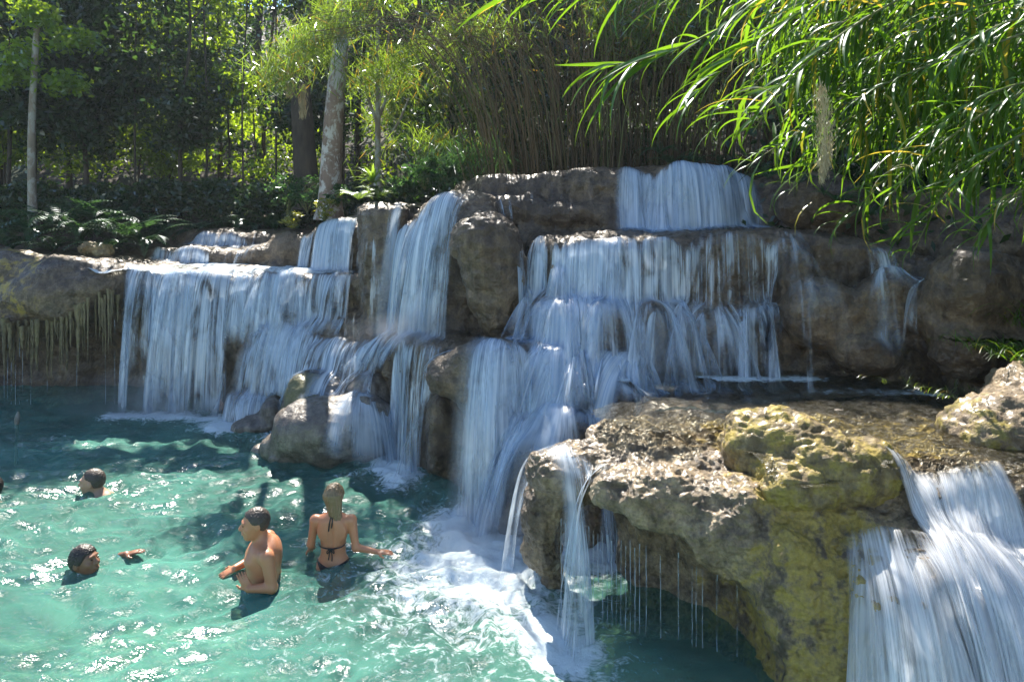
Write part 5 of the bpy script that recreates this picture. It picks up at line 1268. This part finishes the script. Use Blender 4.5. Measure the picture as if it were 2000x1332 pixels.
M_BLONDE = plain('wet_blonde_hair', (0.20, 0.135, 0.07), 0.4, True); M_DARKHAIR = plain('short_dark_hair', (0.022, 0.016, 0.013), 0.5); M_GREYHAIR = plain('greying_hair', (0.06, 0.045, 0.035), 0.5)
M_BLACK = plain('black_cloth', (0.010, 0.010, 0.012), 0.5); M_BLUE = plain('blue_cloth', (0.02, 0.16, 0.32), 0.6); M_EYE = plain('dark_eye', (0.02, 0.012, 0.01), 0.2)
def cap_hair(c, M, s, parent, mat, line=0.02, back=-0.07, h=.006, extra=None, top=0.008, name='hair'):
    c = np.array(c, float); B = Body(c - .2 * s - (0.0, 0, .22 if extra else 0), c + .16 * s, h)
    B.ell(c + (np.array([-.006, 0, .008]) * s) @ M, np.array([.097, .081, .093]) * s + top * .4, M, .01)
    X, Y, Z = np.meshgrid(*B.a, indexing='ij'); q = [(X - c[0]) * M[j][0] + (Y - c[1]) * M[j][1] + (Z - c[2]) * M[j][2] for j in range(3)]
    f, r, u = (v / s for v in q)
    # hairline: rises over the forehead, drops behind the ears to the nape
    lim = np.interp(f, [-.10, -.04, -.018, .03, .062, .1], [back - .015, back, line - .025, line - .012, line + .03, line + .045]).astype(np.float32)
    B.D = smax(B.D, (lim - u) * s * .8, .012)
    if extra:
        for e in extra: B.cap(*e)
    V, Q = nets(B.D, [a[0] for a in B.a], h)
    if len(V) == 0: return
    N = grad_normals(V, Q); V = V + N * (pnoise(V[:, 0] * 120, V[:, 1] * 120, V[:, 2] * (14 if extra else 80), 400) * (.008 if not extra else .010) + .003)[:, None]
    link_mesh(name, np_mesh(name, V, Q), mat, parent)
def eyes(c, M, s, parent):
    for sd in (-1, 1):
        B = Body(np.array(c) - .15, np.array(c) + .15, .004) if False else None
        p = np.array(c) + (np.array([.0925, .030 * sd, -.007]) * s) @ M
        t = np.linspace(0, np.pi, 6); V = np.array([[math.sin(a) * math.cos(b), math.sin(a) * math.sin(b), math.cos(a)] for a in t for b in np.linspace(0, 2 * np.pi, 9)[:-1]]) * [.006, .009, .005] * s @ M + p
        i = np.arange(5)[:, None] * 8; j = np.arange(8)[None]; Q = np.stack([i + j, i + (j + 1) % 8, i + 8 + (j + 1) % 8, i + 8 + j], -1).reshape(-1, 4)
        link_mesh('eye', np_mesh('eye', V, Q), M_EYE, parent)

# --- woman, seen from behind, arms held out over the water
W = at(651, 1110, 6.5); W[2] = 0
r_ = person('person', 'woman in a black string bikini standing waist deep with her back to us', W)
B = Body((-.35, -.25, -.55), (.62, .32, .86), .0065)
B.ell((0, 0, .36), (.135, .085, .15), k=.05); B.ell((0, 0, .20), (.112, .080, .14), k=.05); B.ell((0, .0, .45), (.155, .07, .055), k=.05)
B.ell((0, 0, .04), (.150, .100, .13), k=.05)
for sd in (-1, 1):
    B.ell((.068 * sd, -.045, -.02), (.082, .075, .085), k=.035); B.cap((.078 * sd, 0, -.05), (.085 * sd, .02, -.5), .085, .06, .04)
    B.ell((.07 * sd, -.055, .36), (.06, .02, .075), k=.03); B.ell((.16 * sd, 0, .445), (.045, .045, .045), k=.03)
B.ell((0, -.088, .30), (.012, .012, .16), k=-.03)
B.cap((0, 0, .46), (.0, .005, .58), .046, .040, .04)
B.cap((-.168, 0, .44), (-.208, .02, .215), .042, .034, .03); B.cap((-.208, .02, .215), (-.235, .10, .14), .034, .023, .02); hand(B, (-.235, .10, .14), (-.1, .6, -.3), (0.6, -.3, -.6), .92, .35, 1)
B.cap((.168, 0, .44), (.205, -.01, .20), .042, .034, .03); B.cap((.205, -.01, .20), (.40, -.02, .165), .034, .022, .02); hand(B, (.40, -.02, .165), (1, .05, -.06), (0, .1, -1), .95, .15, -1)
HM = frame((.25, 1, -.05)); hc = np.array([.005, .01, .665]); head(B, hc, HM, .96)
link_mesh('body', B.mesh('body'), SKIN_TAN, r_)
ex = [(hc + (.06 * a, -.055 - .02 * b, .02), hc + (.045 * a + .02, -.06 - .012 * b, -.16 - .03 * c_), .024, .009, .016) for a, b, c_ in [(-.9, 0, .2), (-.4, 1, .6), (.1, 1, 1.2), (.5, 1, 1.0), (1.0, .3, 1.6)]]
ex.append((hc + (.05, -.05, -.10), hc + (.055, -.06, -.25), .02, .007, .015))
cap_hair(hc, HM, .98, r_, M_BLONDE, .0, -.12, extra=ex, top=.012)
def strap(pts, r, parent, name='bikini_strap', k=5):
    link_mesh(name, np_mesh(name, *tube(spline([np.array(p, float) for p in pts], 14), r, k)), M_BLACK, parent)
strap([(-.128, -.02, .25), (-.09, -.076, .235), (0, -.092, .225), (.09, -.076, .235), (.128, -.02, .25)], .0055, r_)
for pts in ([(0, -.094, .228), (-.03, -.104, .21), (-.025, -.104, .19), (0, -.097, .222)], [(0, -.094, .228), (.03, -.104, .215), (.03, -.104, .19), (0, -.097, .222)], [(0, -.096, .225), (-.012, -.1, .17), (-.02, -.098, .13)], [(0, -.096, .225), (.014, -.1, .17), (.012, -.098, .12)]):
    strap(pts, .005, r_, 'bikini_bow')
strap([(-.04, -.035, .55), (0, -.055, .52), (.04, -.035, .55)], .006, r_); strap([(0, -.058, .52), (-.012, -.082, .46), (-.02, -.09, .38)], .006, r_, 'bikini_bow'); strap([(0, -.058, .52), (.012, -.08, .47), (.005, -.09, .41)], .006, r_, 'bikini_bow')
B = Body((-.2, -.2, -.3), (.2, .15, .16), .0065)
B.ell((0, 0, .04), (.155, .105, .135), k=.05)
for sd in (-1, 1): B.ell((.068 * sd, -.045, -.02), (.087, .080, .090), k=.035)
X, Y, Z = np.meshgrid(*B.a, indexing='ij')
B.D = smax(B.D, np.where(Y < 0, np.abs(X) - (.012 + np.clip(Z + .05, 0, 1) * .95), np.abs(X) - .2), .004); B.D = smax(B.D, Z - .055 - .25 * np.abs(X), .004)
link_mesh('bikini_bottom', B.mesh('bikini_bottom'), M_BLACK, r_)
strap([(-.148, -.0, .10), (-.1, -.075, .085), (0, -.108, .055), (.1, -.075, .085), (.148, 0, .10)], .0055, r_); strap([(.06, -.1, .07), (.075, -.112, .03), (.1, -.1, -.03)], .005, r_)

# --- standing man in profile, one hand on his chest
W = at(516, 1142, 6.22); W[2] = -.03
r_ = person('person', 'heavy set man in blue shorts standing hip deep facing left, one hand on his chest', W); r_.rotation_euler = (0, 0, R(16))
B = Body((-.42, -.3, -.55), (.25, .3, .86), .0068)
B.ell((0, 0, .10), (.145, .165, .15), k=.06); B.ell((-.02, 0, .26), (.140, .175, .16), k=.06); B.ell((-.01, 0, .35), (.115, .19, .09), k=.05)
B.ell((-.045, 0, .07), (.125, .14, .10), k=.05); B.ell((.075, 0, .30), (.075, .15, .15), k=.05)
for sd in (-1, 1):
    B.cap((0, .09 * sd, -.02), (-.02, .1 * sd, -.5), .095, .07, .05); B.ell((-.105, .075 * sd, .29), (.05, .075, .05), k=.04); B.ell((.02, .185 * sd, .36), (.06, .055, .06), k=.03)
B.cap((.02, 0, .38), (-.045, 0, .50), .066, .060, .05)
B.cap((.035, -.20, .355), (.075, -.235, .12), .056, .046, .03); B.cap((.075, -.235, .12), (-.11, -.23, .135), .046, .031, .02); hand(B, (-.11, -.23, .135), (-.42, .05, .85), (-.1, .9, -.1), 1.0, .3, 1)
B.cap((.03, .20, .355), (-.10, .25, .16), .054, .044, .03); B.cap((-.10, .25, .16), (-.245, .10, .165), .042, .029, .02); hand(B, (-.245, .10, .165), (-1, -.25, -.35), (-.3, .2, -1), 1.0, .25, -1)
HM = frame((-1, -.15, -.02)); hc = np.array([-.070, -.01, .595]); head(B, hc, HM, 1.12)
link_mesh('body', B.mesh('body'), SKIN_TAN, r_)
cap_hair(hc, HM, 1.13, r_, M_GREYHAIR, .022, -.07); eyes(hc, HM, 1.12, r_)
B = Body((-.25, -.25, -.5), (.25, .25, .1), .01)
B.ell((0, 0, .02), (.165, .185, .12), k=.05); B.ell((-.03, 0, -.02), (.16, .17, .1), k=.05)
for sd in (-1, 1): B.cap((0, .095 * sd, -.04), (-.02, .11 * sd, -.4), .115, .12, .05)
X, Y, Z = np.meshgrid(*B.a, indexing='ij'); B.D = smax(B.D, Z - .085, .01)
link_mesh('swim_shorts', B.mesh('swim_shorts', lambda V: pnoise(V[:, 0] * 14, V[:, 1] * 14, V[:, 2] * 7, 410) * .010), M_BLUE, r_)

def swimmer(px, py, Yd, label, face, skin, hairmat, s=1.0, dz=0.0, hair_line=.02, arms=(), back=0.2, head_z=0.12, up=(0, 0, 1), hb=-.07, tilt_body=0.35):
    W = at(px, py, Yd); W[2] = 0; r_ = person('person', label, W)
    B = Body((-.75, -.6, -.5), (.75, .6, .5), .0085)
    f = np.array(face, float); f[2] = 0; f /= np.linalg.norm(f); rt = np.cross(f, (0, 0, 1)); hc = np.array([0, 0, head_z]) + f * .0
    ch = hc - f * back + np.array([0, 0, -.25 * s])
    B.cap(hc - f * .02 + np.array([0, 0, -.06 * s]), ch + np.array([0, 0, .06]), .058 * s, .065 * s, .04)
    for sd in (-1, 1):
        B.cap(ch + np.array([0, 0, .03]), ch + rt * .16 * sd * s + np.array([0, 0, 0.0]), .075 * s, .062 * s, .05)
    B.cap(ch, ch - f * tilt_body * .6 + np.array([0, 0, -.22]), .14 * s, .13 * s, .06)
    for sd, el, wr, dr in arms:
        sh = ch + rt * .17 * sd * s; B.cap(sh, el, .05 * s, .04 * s, .03); B.cap(el, wr, .04 * s, .028 * s, .02); hand(B, wr, dr, (0, 0, -1), s, .2, sd)
    HM = frame(face, up); head(B, hc, HM, s * 1.08); link_mesh('body', B.mesh('body'), skin, r_)
    cap_hair(hc, HM, s * 1.09, r_, hairmat, hair_line, hb); eyes(hc, HM, s * 1.08, r_); return r_
swimmer(181, 966, 8.15, 'balding man swimming to the left, bare shoulder behind him out of the water', (-1, -.1, 0.0), SKIN_FAIR, M_GREYHAIR, 1.15, head_z=.165, hair_line=.045, back=.12, hb=-.05,
        arms=[(-1, (-.05, -.28, -.03), (-.22, -.32, -.01), (-1, .2, 0))])
swimmer(164, 1128, 6.34, 'man with short black hair neck deep in the water facing right with chin raised', (1, -.2, .28), SKIN_BROWN, M_DARKHAIR, 1.12, head_z=.165, hair_line=.0, back=.05, hb=-.09,
        arms=[(1, (.22, -.22, .015), (.42, -.20, .02), (1, .1, .1)), (-1, (.06, .28, .02), (.24, .24, .09), (1, .1, .25))])
swimmer(441, 778, 11.25, 'far bather whose pink head shows beside the small ledge fall', (-1, -.2, .1), SKIN_FAIR, M_GREYHAIR, .9, head_z=.20, hair_line=.03, back=.1)
swimmer(-16, 965, 8.1, 'dark haired swimmer cut off by the left edge with one hand above water', (-1, .1, 0), SKIN_BROWN, M_DARKHAIR, 1.0, head_z=.12, hair_line=.0, back=.05,
        arms=[(-1, (.05, -.2, -.02), (.14, -.2, .02), (1, 0, .1))])
print('people', round(time.time() - t0, 1), 's')

# ------------------------------------------------------------------ small things
o = link_mesh('wooden_stake', np_mesh('wooden_stake', *tube(spline([np.array([-.02, 0, -.6]), np.array([0, 0, -.05]), np.array([.0, 0, .1]), np.array([.02, 0, .24])], 9), np.array([.02, .02, .022, .022, .026, .032, .034, .03, .012]), 8)), M_BARK_MID, None, (PX(33, 10.6), 10.6, 0))
tag(o, 'short brown stake sticking out of the far left water', 'stake')
def hanging(px, py, Yd, L, r0, seed):
    g = np.random.default_rng(seed); P = np.array([[g.normal() * .004, g.normal() * .004, -L * i / 7] for i in range(8)]); rr = r0 * np.array([1.6, 1.2, .9, .85, .7, .6, .45, .15]) * (1 + .25 * g.random(8))
    return tube(P, rr, 6), at(px, py, Yd)
M_ROOT = rock_material('hanging_tufa', (0.12, 0.09, 0.04), (0.30, 0.24, 0.12), (0.18, 0.16, 0.05), wet=.4, bump=.6)
g = np.random.default_rng(5)
for i in range(85):
    px = 8 + 222 * g.random(); Yd = 11.15 + .25 * g.random() + (.0 if px > 60 else -.1); top = 600 if px > 60 else 640
    top = 560 + 60 * sstep(px, 230, 60) + 20 * g.random(); end = top + 35 + 95 * g.random() ** 1.5
    (V, Q), b = hanging(px, top, Yd, (end - top) / 1400 * Yd, .014 + .026 * g.random() ** 2, i)
    o = link_mesh('stalactite', np_mesh('stalactite', V, Q, attrs={'moss': np.full(len(V), .3)}), M_ROOT, rock, tuple(b))
def drips(label, spots, seed, r=.0035):
    g = np.random.default_rng(seed); parts = []
    for px, py0, py1, Yd in spots:
        a, b = at(px, py0, Yd), at(px, py1, Yd); n = 9; P = np.linspace(a, b, n); P[:, 0] += g.normal(size=n) * .0015; parts.append(tube(P, r * (.5 + g.random(n)), 4))
    V, Q = join(parts); me = np_mesh('dripping_water', V, Q, attrs={'dens': np.full(len(V), 1.0), 'fade': np.repeat(g.random(len(V) // 4) * .7, 4)[:len(V)]}, uv=np.stack([V[:, 0] * 3, V[:, 2]], 1))
    o = link_mesh('dripping_water', me, M_FALL_DENSE); tag(o, label, 'dripping water', kind='stuff')
g = np.random.default_rng(6)
drips('thin threads of water falling from the mossy left overhang into the pool', [(px, 600 + 40 * g.random(), 790, 11.2 + .2 * g.random()) for px in (8, 15, 22, 30, 38, 44, 60, 92, 150, 206, 224)], 1)
drips('thin threads of water dripping into the cave under the near overhang', [(px, 1010 + (px - 1100) * .3 + 20 * g.random(), 400 + 4620 / (5.75 - (px - 1100) * .0015), 5.7 - (px - 1100) * .0016) for px in list(range(1096, 1250, 9)) + [1262, 1290, 1325, 1352, 1360, 1372, 1400, 1440]], 2, .003)
m, nt, out = mat_new('forest_air'); T = NT(nt)
v = T.n('VolumePrincipled'); v.inputs['Color'].default_value = (0.80, 0.90, 1.0, 1); v.inputs['Density'].default_value = 0.0007; v.inputs['Anisotropy'].default_value = 0.3
T.link(v.outputs[0], out.inputs['Volume'])
bv = np.array([[x_, y_, z_] for z_ in (-3.5, 34) for y_ in (-6, 72) for x_ in (-42, 42)], float)
bq = np.array([[0, 2, 3, 1], [4, 5, 7, 6], [0, 1, 5, 4], [2, 6, 7, 3], [0, 4, 6, 2], [1, 3, 7, 5]])
tag(link_mesh('haze', np_mesh('haze', bv, bq, smooth=False), m), 'thin humid air between the trees and over the pool', kind='stuff')
print('script', round(time.time() - T_START, 1), 's')
